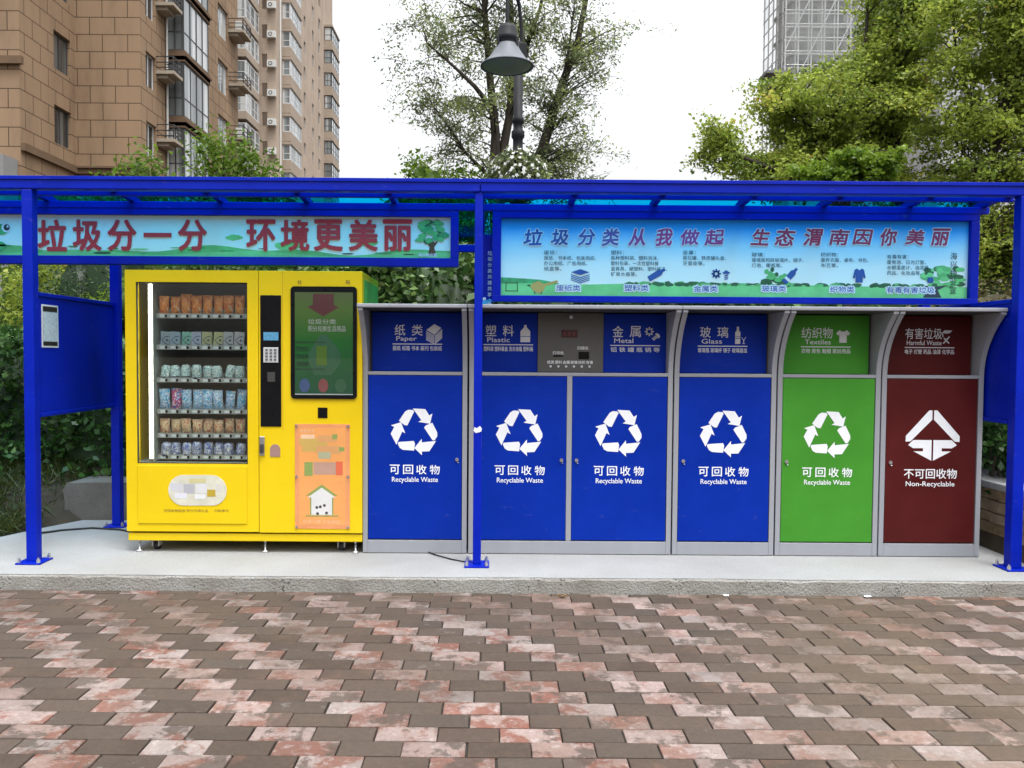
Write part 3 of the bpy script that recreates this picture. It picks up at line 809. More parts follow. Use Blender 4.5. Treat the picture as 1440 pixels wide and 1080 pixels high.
# ---------------------------------------------------------------- vending machine
VX0, VX1, VY, VZ0, VZ1 = -2.655, -0.948, 5.76, 0.185, 2.148
VB = 6.56
def vending():
    t = thing('vending_machine', 'bright yellow vending machine with a glass front, a tall screen and castors', 'vending machine', ((VX0 + VX1) / 2, VY, PT))
    Y = [M['yellow']]
    XD = -1.694                                  # between the glazed door and the control door
    sh = MB()
    D = VY + .052                                # doors close against this plane
    sh.box(VX0, VX1, D, VB, VZ1 - .03, VZ1).box(VX0, VX1, D, VB, VZ0 + .066, VZ0 + .09)
    sh.box(VX0, VX0 + .028, D, VB, VZ0 + .09, VZ1 - .03).box(VX1 - .028, VX1, D, VB, VZ0 + .09, VZ1 - .03)
    sh.box(VX0 + .028, VX1 - .028, VB - .03, VB, VZ0 + .09, VZ1 - .03)
    sh.build('cabinet', Y, t, .004)
    MB().box(VX0 + .002, VX1 - .002, VY + .012, VB - .01, VZ0 - .0, VZ0 + .055).build('plinth', Y, t, .006)
    MB().box(VX0 + .01, VX1 - .01, VY + .05, VB - .02, VZ0 + .056, VZ0 + .065).build('plinth_gap', [M['gap']], t)
    # interior: grey liner, back and divider
    ix0, ix1, iz0, iz1 = -2.474, -1.735, .755, 2.085
    li = MB()
    li.box(ix0 - .006, ix0, D, VB - .12, iz0, iz1).box(ix1, ix1 + .006, D, VB - .12, iz0, iz1)
    li.box(ix0 - .006, ix1 + .006, VB - .12, VB - .112, iz0, iz1).box(VX0 + .03, ix1 + .006, D, VB - .112, iz0 - .008, iz0 - .002)
    li.box(VX0 + .03, ix1 + .006, D, VB - .112, iz1 + .001, iz1 + .008)
    li.build('liner', [M['inside']], t)
    MB().box(VX0 + .0285, VX0 + .034, D + .001, VB - .1, iz0, iz1).build('side_liner', Y, t)
    # LED strip standing inside the glazed door, a column of small lamps
    led = mat('led_white', (.8, .8, .75), .4, emit=((1.0, .97, .86), 22.0))
    st = MB().box(-2.516, -2.478, VY + .062, VY + .075, .775, 2.052).build('light_strip', [mat('led_carrier', (.62, .60, .50), .5, emit=((1.0, .95, .75), .25))], t)
    d = MB()
    for i in range(78): d.box(-2.508, -2.486, VY + .0585, VY + .0615, .785 + i * .0163, .785 + i * .0163 + .0085)
    d.build('lamp_row', [led], st)
    # glazed door
    gx0, gx1, gz0, gz1 = -2.576, -1.775, .752, 2.062
    dz0, dz1 = VZ0 + .072, VZ1
    fr = MB()
    fr.box(VX0, XD - .003, VY, VY + .05, gz1, dz1).box(VX0, XD - .003, VY, VY + .05, dz0, gz0)
    fr.box(VX0, gx0, VY, VY + .05, gz0, gz1).box(gx1, XD - .003, VY, VY + .05, gz0, gz1)
    door = fr.build('glazed_door', Y, t)
    MB().box(gx0 - .008, gx1 + .008, VY + .024, VY + .029, gz0 - .008, gz1 + .008).build('pane', [M['glass']], door)
    gk = MB()
    for a, b, c, e in ((gx0, gx1, gz1 - .006, gz1), (gx0, gx1, gz0, gz0 + .006), (gx0, gx0 + .006, gz0, gz1), (gx1 - .006, gx1, gz0, gz1)): gk.box(a, b, VY + .004, VY + .022, c, e)
    gk.build('gasket', [M['rubber']], door)
    MB().box(gx0 + .004, gx1 - .006, VY - .007, VY - .0005, .315, .738).build('lower_panel', Y, door, .006, 3)
    # oval badge with soft blurred colour fields, and a printed caption
    bd = MB(); cx, cz, rx, rz = -2.138, .560, .212, .112
    pts = []
    for i in range(36):
        a = 2 * math.pi * i / 36
        pts.append((cx + (rx - rz) * (1 if math.cos(a) >= 0 else -1) + rz * math.cos(a), cz + rz * math.sin(a)))
    ov = MB().prism(pts, VY - .010, VY - .0072, 'y').build('badge', [mat('badge_silver', (.55, .54, .44), .4, var=.15, scale=8)], door)
    for i, (u, v, w_, h_, col) in enumerate([(-.15, .02, .09, .06, (.50, .50, .54)), (-.06, .01, .08, .07, (.38, .38, .42)), (.03, .015, .08, .07, (.56, .56, .58)), (.10, -.02, .06, .05, (.42, .30, .03)), (.155, .02, .05, .06, (.56, .54, .50)), (-.12, -.04, .09, .04, (.60, .60, .66)), (.02, -.045, .08, .035, (.62, .62, .64)), (.0, .07, .12, .03, (.52, .48, .25))]):
        bd.rect(cx + u - w_ / 2, cx + u + w_ / 2, cz + v - h_ / 2, cz + v + h_ / 2, VY - .0104 - i * .0001, i)
    bd.build('badge_print', [mat('badge_field', c_, .45) for c_ in ((.50, .50, .54), (.38, .38, .42), (.56, .56, .58), (.42, .30, .03), (.56, .54, .50), (.60, .60, .66), (.62, .62, .64), (.52, .48, .25))], ov)
    tx = MB()
    for k, (s, px) in enumerate((('可回收物投放', 246), ('积分兑换礼品', 278), ('扫码参与', 312))):
        q = at(px, 718, VY); tx.text(s, q.x, q.z, .022, VY - .0076, 0, w=.026 * len(s))
    tx.build('caption', [M['pbrown']], door)
    # control door
    cx0 = XD
    MB().box(cx0, VX1, VY, VY + .05, dz0 - .006, dz1).build('control_door', Y, t, .004)
    cdoor = t.children[-1] if t.children[-1].name.startswith('control_door') else [c for c in t.children if c.name.startswith('control_door')][0]
    MB().box(-1.5215, -1.5185, VY - .0015, VY - .0004, 1.0, dz1 - .004).build('seam', [mat('yellow_seam', (.45, .29, .005), .6)], cdoor)
    cp = MB().box(-1.681, -1.531, VY - .006, VY - .0004, 1.026, 1.972).build('control_strip', [M['black']], t, .003)
    MB().box(-1.657, -1.550, VY - .009, VY - .0062, 1.648, 1.707).build('display', [mat('lcd_blue', (.05, .17, .28), .3, var=.15, scale=50, emit=((.12, .35, .55), .25))], cp)
    kp = MB().box(-1.658, -1.551, VY - .011, VY - .0062, 1.488, 1.598).build('keypad', [M['silver']], cp, .003)
    ks = MB()
    for i in range(3):
        for j in range(4): ks.box(-1.643 + i * .031, -1.643 + i * .031 + .018, VY - .0145, VY - .0112, 1.502 + j * .023, 1.502 + j * .023 + .015)
    ks.build('keys', [M['key']], kp)
    MB().box(-1.63, -1.575, VY - .0075, VY - .0062, 1.35, 1.42).build('card_reader', [M['darkgrey']], cp)
    sf = MB()
    sx0, sx1, sz0, sz1, rr = -1.461, -.985, 1.230, 2.037, .028
    pts = []
    for ccx, ccz, a0 in ((sx1 - rr, sz1 - rr, 0), (sx0 + rr, sz1 - rr, 90), (sx0 + rr, sz0 + rr, 180), (sx1 - rr, sz0 + rr, 270)):
        for k in range(7): pts.append((ccx + rr * math.cos(R(a0 + k * 15)), ccz + rr * math.sin(R(a0 + k * 15))))
    sf.prism(pts, VY - .012, VY - .0004, 'y')
    scr = sf.build('screen', [M['black']], t, .003)
    # dim screen picture: green field, red arrow, lettering, a bottle outline and three discs
    pg = grad_mat('screen_green', [(0.0, (.008, .06, .032)), (.5, (.008, .10, .014)), (.8, (.055, .12, .014)), (1.0, (.07, .10, .03))], 1.16, 1.92)
    MB().box(-1.430, -1.013, VY - .0135, VY - .0121, 1.258, 1.995).build('picture', [pg], scr)
    pc = MB(); y = VY - .0142
    pc.flat([(-1.30, 1.985), (-1.15, 1.985), (-1.15, 1.905), (-1.11, 1.89), (-1.225, 1.822), (-1.34, 1.89), (-1.30, 1.905)], y, 0)
    pc.text('垃圾分类', -1.235, 1.785, .038, y, 1, off=.012, w=.20); pc.text('积分兑换生活用品', -1.2, 1.735, .042, y, 1, off=.012, w=.27)
    pc.flat([(-1.25, 1.69), (-1.20, 1.69), (-1.10, 1.56), (-1.10, 1.49), (-1.17, 1.40), (-1.29, 1.40), (-1.33, 1.50), (-1.33, 1.56)], y, 2)
    pc.flat([(-1.275, 1.61), (-1.20, 1.61), (-1.20, 1.47), (-1.275, 1.47)], y - .0004, 3)
    for k, s in enumerate(('旧衣服', '废纸张', '塑料瓶')): pc.text(s, -1.375, 1.59 - k * .055, .034, y - .0004, 4, w=.085, off=.01)
    pc.disc(-1.36, 1.325, .038, y, 5, rz=.05); pc.disc(-1.226, 1.325, .036, y, 6, rz=.05); pc.disc(-1.10, 1.325, .04, y, 2, rz=.05)
    for z in (1.632, 1.44): pc.rect(-1.428, -1.21, z, z + .008, y - .0002, 7)
    pc.rect(-1.43, -1.013, 1.2585, 1.266, y, 8)
    pc.build('picture_detail', [mat('screen_ink', c_, .4) for c_ in ((.075, .010, .012), (.26, .29, .26), (.020, .085, .04), (.055, .12, .01), (.004, .025, .012), (.035, .07, .17), (.17, .05, .05), (.006, .03, .014), (.35, .40, .40))], scr)
    MB().box(-1.428, -1.015, VY - .0165, VY - .0147, 1.2605, 1.992).build('screen_glass', [M['clear']], scr)
    for px, s in ((421, '扫'), (489, '码')):
        q = at(px, 397, VY); MB().text(s, q.x, q.z, .028, VY - .0012, 0, off=.01).build('door_mark', [M['pbrown']], cdoor)
    MB().box(-1.268, -1.198, VY - .004, VY - .0004, 1.09, 1.166).build('scanner_window', [M['black']], t, .002)
    # acrylic-covered orange poster with fixing studs
    po = MB().box(-1.433, -1.036, VY - .003, VY - .0004, .284, 1.047).build('poster', [mat('poster_rim', (.80, .33, .13), .5, var=.06)], t)
    pp = MB(); y = VY - .0034
    pp.rect(-1.403, -1.068, .312, 1.02, y, 0)
    for i, (px, pz, w_, h_, c_) in enumerate(((-1.34, .955, .10, .03, 5), (-1.30, .915, .20, .05, 1), (-1.20, .94, .14, .05, 2), (-1.31, .87, .14, .05, 1), (-1.19, .86, .18, .06, 2), (-1.22, .82, .09, .05, 3), (-1.335, .72, .06, .10, 4), (-1.245, .725, .11, .09, 6), (-1.17, .725, .08, .09, 6), (-1.112, .725, .05, .10, 7), (-1.145, .955, .035, .035, 4), (-1.095, .865, .04, .03, 4))):
        pp.rect(px - w_ / 2, px + w_ / 2, pz - h_ / 2, pz + h_ / 2, y - .0003 - i * 1e-5, c_)
    # little white house with a green outline on a strip of grass
    hx, hz = -1.24, .395
    def house(k, m, yy):
        pp.flat([(hx - .075 * k, hz - .01), (hx + .075 * k, hz - .01), (hx + .075 * k, hz + .12 * k), (hx + .105 * k, hz + .115 * k), (hx, hz + .19 * k), (hx - .105 * k, hz + .115 * k), (hx - .075 * k, hz + .12 * k)], yy, m)
    house(1.12, 4, y - .0006); house(1.0, 8, y - .0009)
    for u, v in ((-.035, .045), (-.01, .05), (.02, .06), (-.03, .0), (.035, .005)): pp.disc(hx + u, hz + v, .011, y - .0011, 9, 10)
    for k in range(22): pp.flat([(hx - .115 + k * .0108, hz - .022), (hx - .105 + k * .0108, hz - .022), (hx - .11 + k * .0108, hz - .004)], y - .0012, 4)
    pp.text('垃圾分类 从我做起', hx, .335, .024, y - .0006, 5, w=.27)
    pp.text('智慧生活', -1.345, .995, .024, y - .0006, 5, w=.10)
    pp.build('poster_print', [mat('poster_ink', c_, .5, var=.05) for c_ in ((.86, .38, .11), (.62, .42, .11), (.70, .36, .14), (.44, .44, .28), (.26, .36, .09), (.88, .58, .38), (.52, .32, .24), (.74, .14, .06), (.74, .74, .74), (.06, .05, .05))], po)
    MB().box(-1.433, -1.036, VY - .0085, VY - .0062, .284, 1.047).build('poster_cover', [M['clear']], po)
    MB().box(VX1 + .0005, VX1 + .002, VY + .07, VB - .02, .30, VZ1 - .05).build('side_print', [mat('side_print_green', (.10, .36, .05), .5, var=.35, scale=5)], t)
    for x in (-1.421, -1.048):
        for z in (.298, .665, 1.033):
            MB().tube([(x, VY - .0085, z), (x, VY - .014, z)], .009, 12).build('stud', [mat('stud_bronze', (.16, .08, .05), .4, metal=.5)] if False else [M['chrome']], po)
    # latch handle and round-topped coin return
    h = MB().box(-1.689, -1.651, VY - .012, VY - .0004, .816, .955).build('handle', [M['chrome']], t, .005)
    MB().box(-1.683, -1.657, VY - .026, VY - .0125, .835, .90).build('grip', [M['darkgrey']], h, .004)
    pts = [(-1.613, .808), (-1.541, .808), (-1.541, .862)] + [(-1.577 + .036 * math.cos(R(a)), .862 + .036 * math.sin(R(a))) for a in range(15, 180, 15)] + [(-1.613, .862)]
    MB().prism(pts, VY - .004, VY - .0004, 'y').build('coin_return', [mat('coin_cup', (.30, .18, .16), .45)], t, .002)
    # levelling feet and castors
    for x, y in ((VX0 + .07, VY + .05), (-1.665, VY + .05), (VX1 - .055, VY + .05), (VX0 + .07, VB - .06), (VX1 - .055, VB - .06)):
        MB().lathe([(0, .084), (.011, .084), (.011, .07), (.008, .07), (.008, .014), (.028, .010), (.03, 0), (0, 0)], (x, y, PT + .0005), 14).build('levelling_foot', [M['chrome']], t)
    for x, y in ((VX0 + .175, VY + .10), (VX1 - .165, VY + .10), (VX0 + .175, VB - .12), (VX1 - .165, VB - .12)):
        c = MB().box(x - .03, x + .03, y - .035, y + .035, VZ0 - .012, VZ0 - .0005).box(x - .026, x - .020, y - .03, y + .035, VZ0 - .055, VZ0 - .012).box(x + .020, x + .026, y - .03, y + .035, VZ0 - .055, VZ0 - .012).build('castor', [M['silver']], t, .002)
        MB().tube([(x - .016, y + .012, PT + .033), (x + .016, y + .012, PT + .033)], .032, 20).build('wheel', [M['rubber']], c)
    # trays with dividers, price strips and front wires
    TZ = [1.840, 1.611, 1.371, 1.141, .963, .805]
    for k, z in enumerate(TZ):
        tr = MB().box(ix0 + .004, ix1 - .004, VY + .10, VB - .14, z - .026, z - .020).build('tray', [M['tray']], t)
        lip = MB()
        lip.box(ix0 + .004, ix1 - .004, VY + .092, VY + .0985, z - .034, z + .002)
        for i in range(10): lip.box(ix0 + .03 + i * .0785, ix0 + .065 + i * .0785, VY + .090, VY + .0915, z - .028, z - .008, 1) if i < 9 else None
        for i in range(10): lip.box(ix0 + .068 + i * .0785, ix0 + .083 + i * .0785, VY + .090, VY + .0915, z - .028, z - .008, 2) if i < 9 else None
        lip.build('price_strip', [M['tray'], M['softwhite'], M['gap']], tr)
        dv = MB()
        for i in range(10): dv.box(ix0 + .012 + i * .0785, ix0 + .0135 + i * .0785, VY + .105, VB - .15, z - .019, z + .035)
        dv.build('divider', [M['tray']], tr)
    wire = mat('coil_wire', (.6, .58, .52), .35, metal=.3)
    for i in range(9):                                              # spiral feeders of the top tray
        x = ix0 + .05 + i * .0785
        if x > ix1 - .03: continue
        pts = [(x + .031 * math.cos(a), VY + .11 + a * .007, 1.862 + .031 * math.sin(a)) for a in np.linspace(0, 34, 150)]
        MB().tube(pts, .0028, 5).build('coil', [wire], t)
    return t, ix0, ix1, TZ
VM, IX0, IX1, TZ = vending()

# ---------------------------------------------------------------- goods on the trays, each one a thing
def pack_mat(name, stops, scale=26.0, dist=1.5, rough=.35):
    m, n, l, b = nodes(name)
    tc = N(n, 'ShaderNodeTexCoord'); oi = N(n, 'ShaderNodeObjectInfo')
    va = N(n, 'ShaderNodeVectorMath', operation='ADD'); cb = N(n, 'ShaderNodeCombineXYZ')
    mu = N(n, 'ShaderNodeMath', operation='MULTIPLY'); mu.inputs[1].default_value = 30
    l.new(oi.outputs['Random'], mu.inputs[0]); l.new(mu.outputs[0], cb.inputs['X']); l.new(tc.outputs['Object'], va.inputs[0]); l.new(cb.outputs[0], va.inputs[1])
    nz = N(n, 'ShaderNodeTexNoise', Scale=scale, Detail=3.0, Distortion=dist); l.new(va.outputs[0], nz.inputs['Vector'])
    r = ramp(n, stops); r.color_ramp.interpolation = 'CONSTANT'
    l.new(nz.outputs[0], r.inputs[0]); l.new(r.outputs[0], b.inputs['Base Color'])
    b.inputs['Roughness'].default_value = rough
    return m

def pouch(mb, w, h, d, rng, m=0, nx=7, nz=9, cx=0, y=0):
    """filled pillow bag: flat crimped seams at head and foot, belly bulging between"""
    for sgn in (-1, 1):
        vs = []
        for j in range(nz):
            v = j / (nz - 1)
            for i in range(nx):
                u = i / (nx - 1) * 2 - 1
                bul = (1 - u * u) ** .6 * (math.sin(math.pi * min(1, max(0, (v - .06) / .88)))) ** .55
                pin = 1 - .10 * math.sin(math.pi * v)
                vs.append((cx + u * w / 2 * pin, y + sgn * (d / 2 * bul + .0006) + rng.uniform(-.0015, .0015), v * h))
        fs = [(j * nx + i, j * nx + i + 1, (j + 1) * nx + i + 1, (j + 1) * nx + i) for j in range(nz - 1) for i in range(nx - 1)]
        if sgn > 0: fs = [f[::-1] for f in fs]
        mb.add(vs, fs, m, True)
    return mb

def goods():
    rng = random.Random(21)
    ORDS = ['first', 'second', 'third', 'fourth', 'fifth', 'sixth', 'seventh', 'eighth', 'ninth']
    shelf = ['top', 'second', 'third', 'fourth', 'fifth', 'lowest']
    def place(proto, row, i, name, what, cat, dx=0.0, rot=0.0, lean=0.0):
        o = proto if proto.get('label') is None else proto.copy()
        if o is not proto: COL.objects.link(o)
        x = IX0 + .050 + i * .0785 + dx
        o.location = (x, VY + .135 + rng.uniform(-.01, .015), TZ[row] - .0195)
        o.rotation_euler = (rng.uniform(-.05, .10), lean, rot)
        if i == 8: o.location.x = IX1 - .042
        tag(o, '%s, %s from the light strip, %s tray' % (what, ORDS[i], shelf[row]), cat, '%ss on the %s tray' % (name.replace('_', ' '), shelf[row]))
    # top: two-tone orange bags
    om = pack_mat('orange_bag', [(0, (.66, .18, .03)), (.42, (.74, .30, .08)), (.55, (.52, .10, .025)), (.66, (.64, .38, .18))], 22)
    for i in range(9):
        b = pouch(MB(), .079, .160 * rng.uniform(.92, 1.05), .05, rng).build('snack_bag', [om], None, origin=(0, 0, 0))
        place(b, 0, i, 'snack_bag', 'plump orange snack bag behind a wire coil', 'snack bag', rng.uniform(-.004, .004), rng.uniform(-.15, .15))
    # second: flat packets with a dark curved line, grey-blue, one green, two olive
    cols = [(.27, .34, .40), (.26, .34, .44), (.20, .42, .36), (.30, .33, .44), (.36, .37, .22), (.38, .38, .22), (.36, .36, .40), (.38, .38, .42), (.40, .38, .22)]
    words_ = ['grey blue', 'pale blue', 'mint green', 'lilac grey', 'olive', 'olive khaki', 'light grey', 'silver grey', 'khaki']
    ink = mat('packet_ink', (.03, .05, .10), .5)
    for i in range(9):
        mb = MB().box(-.037, .037, -.011, .011, 0, .118)
        for s in range(2):                                           # fish-like curve printed on the face
            prev = None
            for k in range(11):
                u = -.028 + .056 * k / 10; z = .056 + (1 if s else -1) * (.034 * math.sin(k / 10 * math.pi * .62 + .05) - .004)
                if prev: mb.flat([(prev[0], prev[1] - .003), (u, z - .003), (u, z + .003), (prev[0], prev[1] + .003)], -.0116, 1)
                prev = (u, z)
        mb.disc(.012, .058, .008, -.0117, 1, 12)
        b = mb.build('packet', [mat('packet_face', cols[i], .45, var=.12, scale=30), ink], None, .002, origin=(0, 0, 0))
        place(b, 1, i, 'packet', '%s flat packet with a dark curved line' % words_[i], 'packet', 0, rng.uniform(-.1, .1), rng.choice([0, .05, -.05, .08]))
    # third and lowest: twisted-top rolls lying upright
    def roll(m, h, r):
        mb = MB()
        n = 18; prof = [(.001, 0), (r * .9, 0.001), (r, .008), (r * .98, h * .3), (r, h * .62), (r * .96, h * .82), (r * .80, h * .93), (r * .62, h), (.001, h * .985)]
        mb.lathe(prof, (0, 0, 0), n, 0)
        mb.v = [(x * (1 + .10 * math.sin(5 * math.atan2(y, x) + z * 90) * (z / h)), y, z) for x, y, z in mb.v]
        mb.lathe([(r * .93, h * .10), (r * 1.012, h * .12), (r * 1.012, h * .22), (r * .93, h * .24)], (0, 0, 0), n, 1)
        return mb.build('tissue_roll', m, None, origin=(0, 0, 0))
    t1 = pack_mat('roll_teal', [(0, (.55, .60, .60)), (.40, (.10, .24, .27)), (.50, (.60, .64, .62)), (.60, (.20, .36, .36))], 38)
    t2 = pack_mat('roll_blue', [(0, (.50, .52, .58)), (.42, (.08, .11, .32)), (.54, (.62, .63, .66)), (.64, (.15, .17, .40))], 34)
    dk = mat('roll_band', (.02, .03, .05), .5)
    for row, m, w_ in ((2, t1, 'white and teal'), (5, t2, 'white and navy')):
        for i in range(9):
            b = roll([m, dk], .112 * rng.uniform(.94, 1.04), .0375)
            place(b, row, i, 'tissue_roll', '%s wrapped tissue roll' % w_, 'tissue roll', rng.uniform(-.006, .006), rng.uniform(0, 6), rng.choice([0, 0, .12, .2, -.1]))
    # fourth: tall blue-white refill bags, fifth: red and tan bags
    bm = pack_mat('refill_bag_film', [(0, (.62, .66, .72)), (.38, (.04, .30, .55)), (.47, (.60, .66, .72)), (.53, (.08, .22, .50)), (.60, (.55, .60, .66)), (.68, (.50, .28, .16))], 24)
    pm = pack_mat('refill_pink_film', [(0, (.62, .60, .68)), (.42, (.50, .07, .20)), (.54, (.05, .16, .50)), (.62, (.60, .64, .72))], 24)
    for i in range(9):
        b = pouch(MB(), .079, .165 * rng.uniform(.93, 1.05), .05, rng).build('refill_bag', [pm if i == 1 else bm], None, origin=(0, 0, 0))
        place(b, 3, i, 'refill_bag', 'pink and navy refill bag' if i == 1 else 'tall blue and white refill bag', 'refill bag', rng.uniform(-.004, .004), rng.uniform(-.2, .2), rng.uniform(-.06, .12))
    rm = pack_mat('tan_bag_film', [(0, (.55, .42, .26)), (.40, (.42, .10, .06)), (.48, (.58, .44, .28)), (.60, (.48, .28, .14)), (.68, (.66, .56, .40))], 24)
    for i in range(9):
        b = pouch(MB(), .079, .124 * rng.uniform(.94, 1.04), .05, rng).build('snack_bag', [rm], None, origin=(0, 0, 0))
        place(b, 4, i, 'snack_bag', 'red and tan snack bag', 'snack bag', rng.uniform(-.004, .004), rng.uniform(-.15, .15))
goods()
# ---------------------------------------------------------------- waste cabinets
BY = 5.79                               # front plane of the cabinets
ZB, ZR, ZT = PT + .004, 1.405, 1.905    # foot, rail between flap and door, hood top

def fan(pts, cx, cz, k, ang):
    ca, sa = math.cos(ang), math.sin(ang)
    return [(cx + (u * ca - v * sa) * k, cz + (u * sa + v * ca) * k) for u, v in pts]

def recycle_symbol(mb, cx, cz, y):
    k = 1 / 534.6
    arrow = [(-9, 89), (39, 87), (55, 62), (67, 70), (58, 30), (12, 37), (24, 44)]
    strap = [(-63, 41), (-39, 77), (-27, 84), (-9, 83), (-4, 77), (-30, 23), (-41, 24)]
    for i in range(3):
        mb.flat(fan(arrow, cx, cz, k, -i * 2 * math.pi / 3), y)
        mb.flat(fan(strap, cx, cz, k, -i * 2 * math.pi / 3), y)

def nonrecycle_symbol(mb, cx, cz, y):
    k = 1 / 485.0
    up = [(-3, 83), (-14, 83), (-95, -8), (-95, -28), (-78, -27), (-3, 50)]
    lo = [(-86, -40), (-68, -22), (-3, -22), (-3, -95), (-66, -62), (-33, -62), (-33, -51), (-68, -51)]
    for p in (up, lo):
        mb.flat(fan(p, cx, cz, k, 0), y)
        mb.flat([(2 * cx - a, b) for a, b in fan(p, cx, cz, k, 0)][::-1], y)

def ic_paper(mb, cx, cz, y):
    mb.flat([(cx - .058, cz + .022), (cx, cz + .066), (cx + .052, cz + .038), (cx + .002, cz - .012)], y)
    for i in range(6):
        d = i * .0115
        mb.flat([(cx - .060, cz + .014 - d), (cx, cz - .018 - d), (cx, cz - .025 - d), (cx - .060, cz + .007 - d)], y)
        mb.flat([(cx + .004, cz - .018 - d), (cx + .058, cz + .030 - d), (cx + .058, cz + .022 - d), (cx + .004, cz - .026 - d)], y)
def ic_bottle(mb, cx, cz, y):
    mb.flat([(cx - .035, cz - .062), (cx + .035, cz - .062), (cx + .036, cz - .022), (cx - .036, cz - .022)], y)
    mb.flat([(cx - .036, cz - .018), (cx + .036, cz - .018), (cx + .036, cz + .018), (cx + .010, cz + .046), (cx + .008, cz + .064), (cx - .008, cz + .064), (cx - .010, cz + .046), (cx - .036, cz + .018)], y)
def ic_metal(mb, cx, cz, y):
    for i in range(8):
        mb.flat(fan([(-.006, .016), (.006, .016), (.005, .033), (-.005, .033)], cx - .022, cz + .022, 1, i * math.pi / 4), y)
    for i in range(12):
        t0, t1 = i * math.pi / 6, (i + 1) * math.pi / 6
        mb.flat([(cx - .022 + r * math.cos(t), cz + .022 + r * math.sin(t)) for r, t in ((.014, t0), (.022, t0), (.022, t1), (.014, t1))], y)
    mb.flat(fan([(-.022, 0), (-.018, .016), (0, .022), (.018, .016), (.022, 0)], cx + .034, cz - .012, 1, R(-50)), y)
    for i in range(3): mb.flat(fan([(-.012, -.006 - i * .013), (.012, -.002 - i * .013), (.012, -.010 - i * .013), (-.012, -.014 - i * .013)], cx + .034, cz - .012, 1, R(-50)), y)
def ic_glass(mb, cx, cz, y):
    x = cx - .014
    for a, b in ((-.064, -.026), (-.021, -.010), (-.006, .022)): mb.rect(x - .019, x + .019, cz + a, cz + b, y)
    mb.flat([(x - .019, cz + .022), (x + .019, cz + .022), (x + .008, cz + .034), (x + .008, cz + .062), (x - .008, cz + .062), (x - .008, cz + .034)], y)
    g_ = cx + .030
    mb.flat([(g_ - .018, cz - .016), (g_ - .014, cz - .016), (g_, cz - .034), (g_ + .014, cz - .012), (g_ + .018, cz - .012), (g_ + .003, cz - .038), (g_ + .003, cz - .060), (g_ - .003, cz - .060), (g_ - .003, cz - .038)], y)
    mb.rect(g_ - .010, g_ + .010, cz - .064, cz - .060, y)
def ic_shirt(mb, cx, cz, y):
    mb.flat([(cx - .026, cz + .044), (cx - .012, cz + .032), (cx + .012, cz + .032), (cx + .026, cz + .044), (cx + .052, cz + .018), (cx + .036, cz + .002), (cx + .027, cz + .012), (cx + .027, cz - .050), (cx - .027, cz - .050), (cx - .027, cz + .012), (cx - .036, cz + .002), (cx - .052, cz + .018)], y)
def ic_hazard(mb, cx, cz, y):
    mb.flat([(cx - .036, cz + .028), (cx - .020, cz + .046), (cx + .040, cz + .046), (cx + .022, cz + .026), (cx - .008, cz + .022)], y)
    mb.flat([(cx - .036, cz + .028), (cx - .028, cz + .022), (cx - .024, cz - .004), (cx - .032, cz - .004)], y)
    mb.flat([(cx - .030, cz - .050), (cx - .020, cz - .052), (cx + .024, cz - .002), (cx + .014, cz + .002)], y)
    mb.flat([(cx - .024, cz - .014), (cx - .016, cz - .008), (cx + .022, cz - .048), (cx + .012, cz - .052)], y)

def flap(t, x0, x1, m, head, eng, foot, icon, spread, dx=0.0, hgap=.0):
    """recessed swing flap with its white heading, icon, rule and caption"""
    z0, z1 = 1.432, 1.862
    y = BY + .085
    p = MB().box(x0 - .004, x1 + .004, y, y + .02, z0, z1).build('flap', [m], t, .003)
    cx = (x0 + x1) / 2 + dx; cz = 1.700
    W = .365
    mb = MB(); yy = y - .0012
    hx = cx - W / 2 + .010
    if len(head) == 2:
        mb.text(head[0], hx + .045, cz + .033, .080, yy, 0, off=.006, w=.078); mb.text(head[1], hx + .172, cz + .033, .080, yy, 0, off=.006, w=.080)
    else:
        mb.text(head, hx + spread / 2 - .008, cz + .033, .080, yy, 0, off=.006, w=spread)
    mb.text(eng, hx + (.018 if len(eng) < 9 else .004), cz - .034, .034 if not set(eng) & set('pg') else .042, yy, 0, off=.008, align='l', w={'Paper': .15, 'Plastic': .165, 'Metal': .14, 'Glass': .15, 'Textiles': .19}.get(eng, .255))
    mb.rect(cx - W / 2, cx + W / 2, cz - .073, cz - .066, yy)
    mb.text(foot, cx, cz - .100, .034, yy, 0, off=.012, w=W - .004)
    icon(mb, cx + W / 2 - .058, cz + .012, yy)
    mb.build('lettering', [M['softwhite']], p)  # white lettering in the dimmer copy: hood shade put into its colour
    return p

def door(t, x0, x1, m, lock_side, red=False):
    z0, z1 = .205, ZR - .004
    y = BY + .004
    p = MB().box(x0, x1, y, y + .022, z0, z1).build('door', [m], t, .003)
    mb = MB(); cx = (x0 + x1) / 2; yy = y - .0012
    (nonrecycle_symbol if red else recycle_symbol)(mb, cx - (.0 if not red else -.01), .995 if not red else 1.003, yy)
    mb.build('symbol', [M['white']], p)
    mb = MB()
    if red:
        mb.text('不可回收物', cx, .712, .072, yy, 0, off=.010, w=.385)
        mb.text('Non-Recyclable', cx, .632, .046, yy, 0, off=.010, w=.355)
    else:
        for i, ch in enumerate('可回收物'): mb.text(ch, cx - .147 + i * .097, .716, .068, yy, 0, off=.012, w=.072)
        mb.text('Recyclable Waste', cx, .638, .046, yy, 0, off=.010, w=.335)
    mb.build('lettering', [M['white']], p)
    lx = x1 - .034 if lock_side > 0 else x0 + .034
    MB().tube([(lx, y - .0005, .792), (lx, y - .010, .792)], .013, 14).tube([(lx + .004, y - .0005, .772), (lx + .012, y - .006, .768)], .004, 6).build('lock', [M['chrome']], p)
    return p

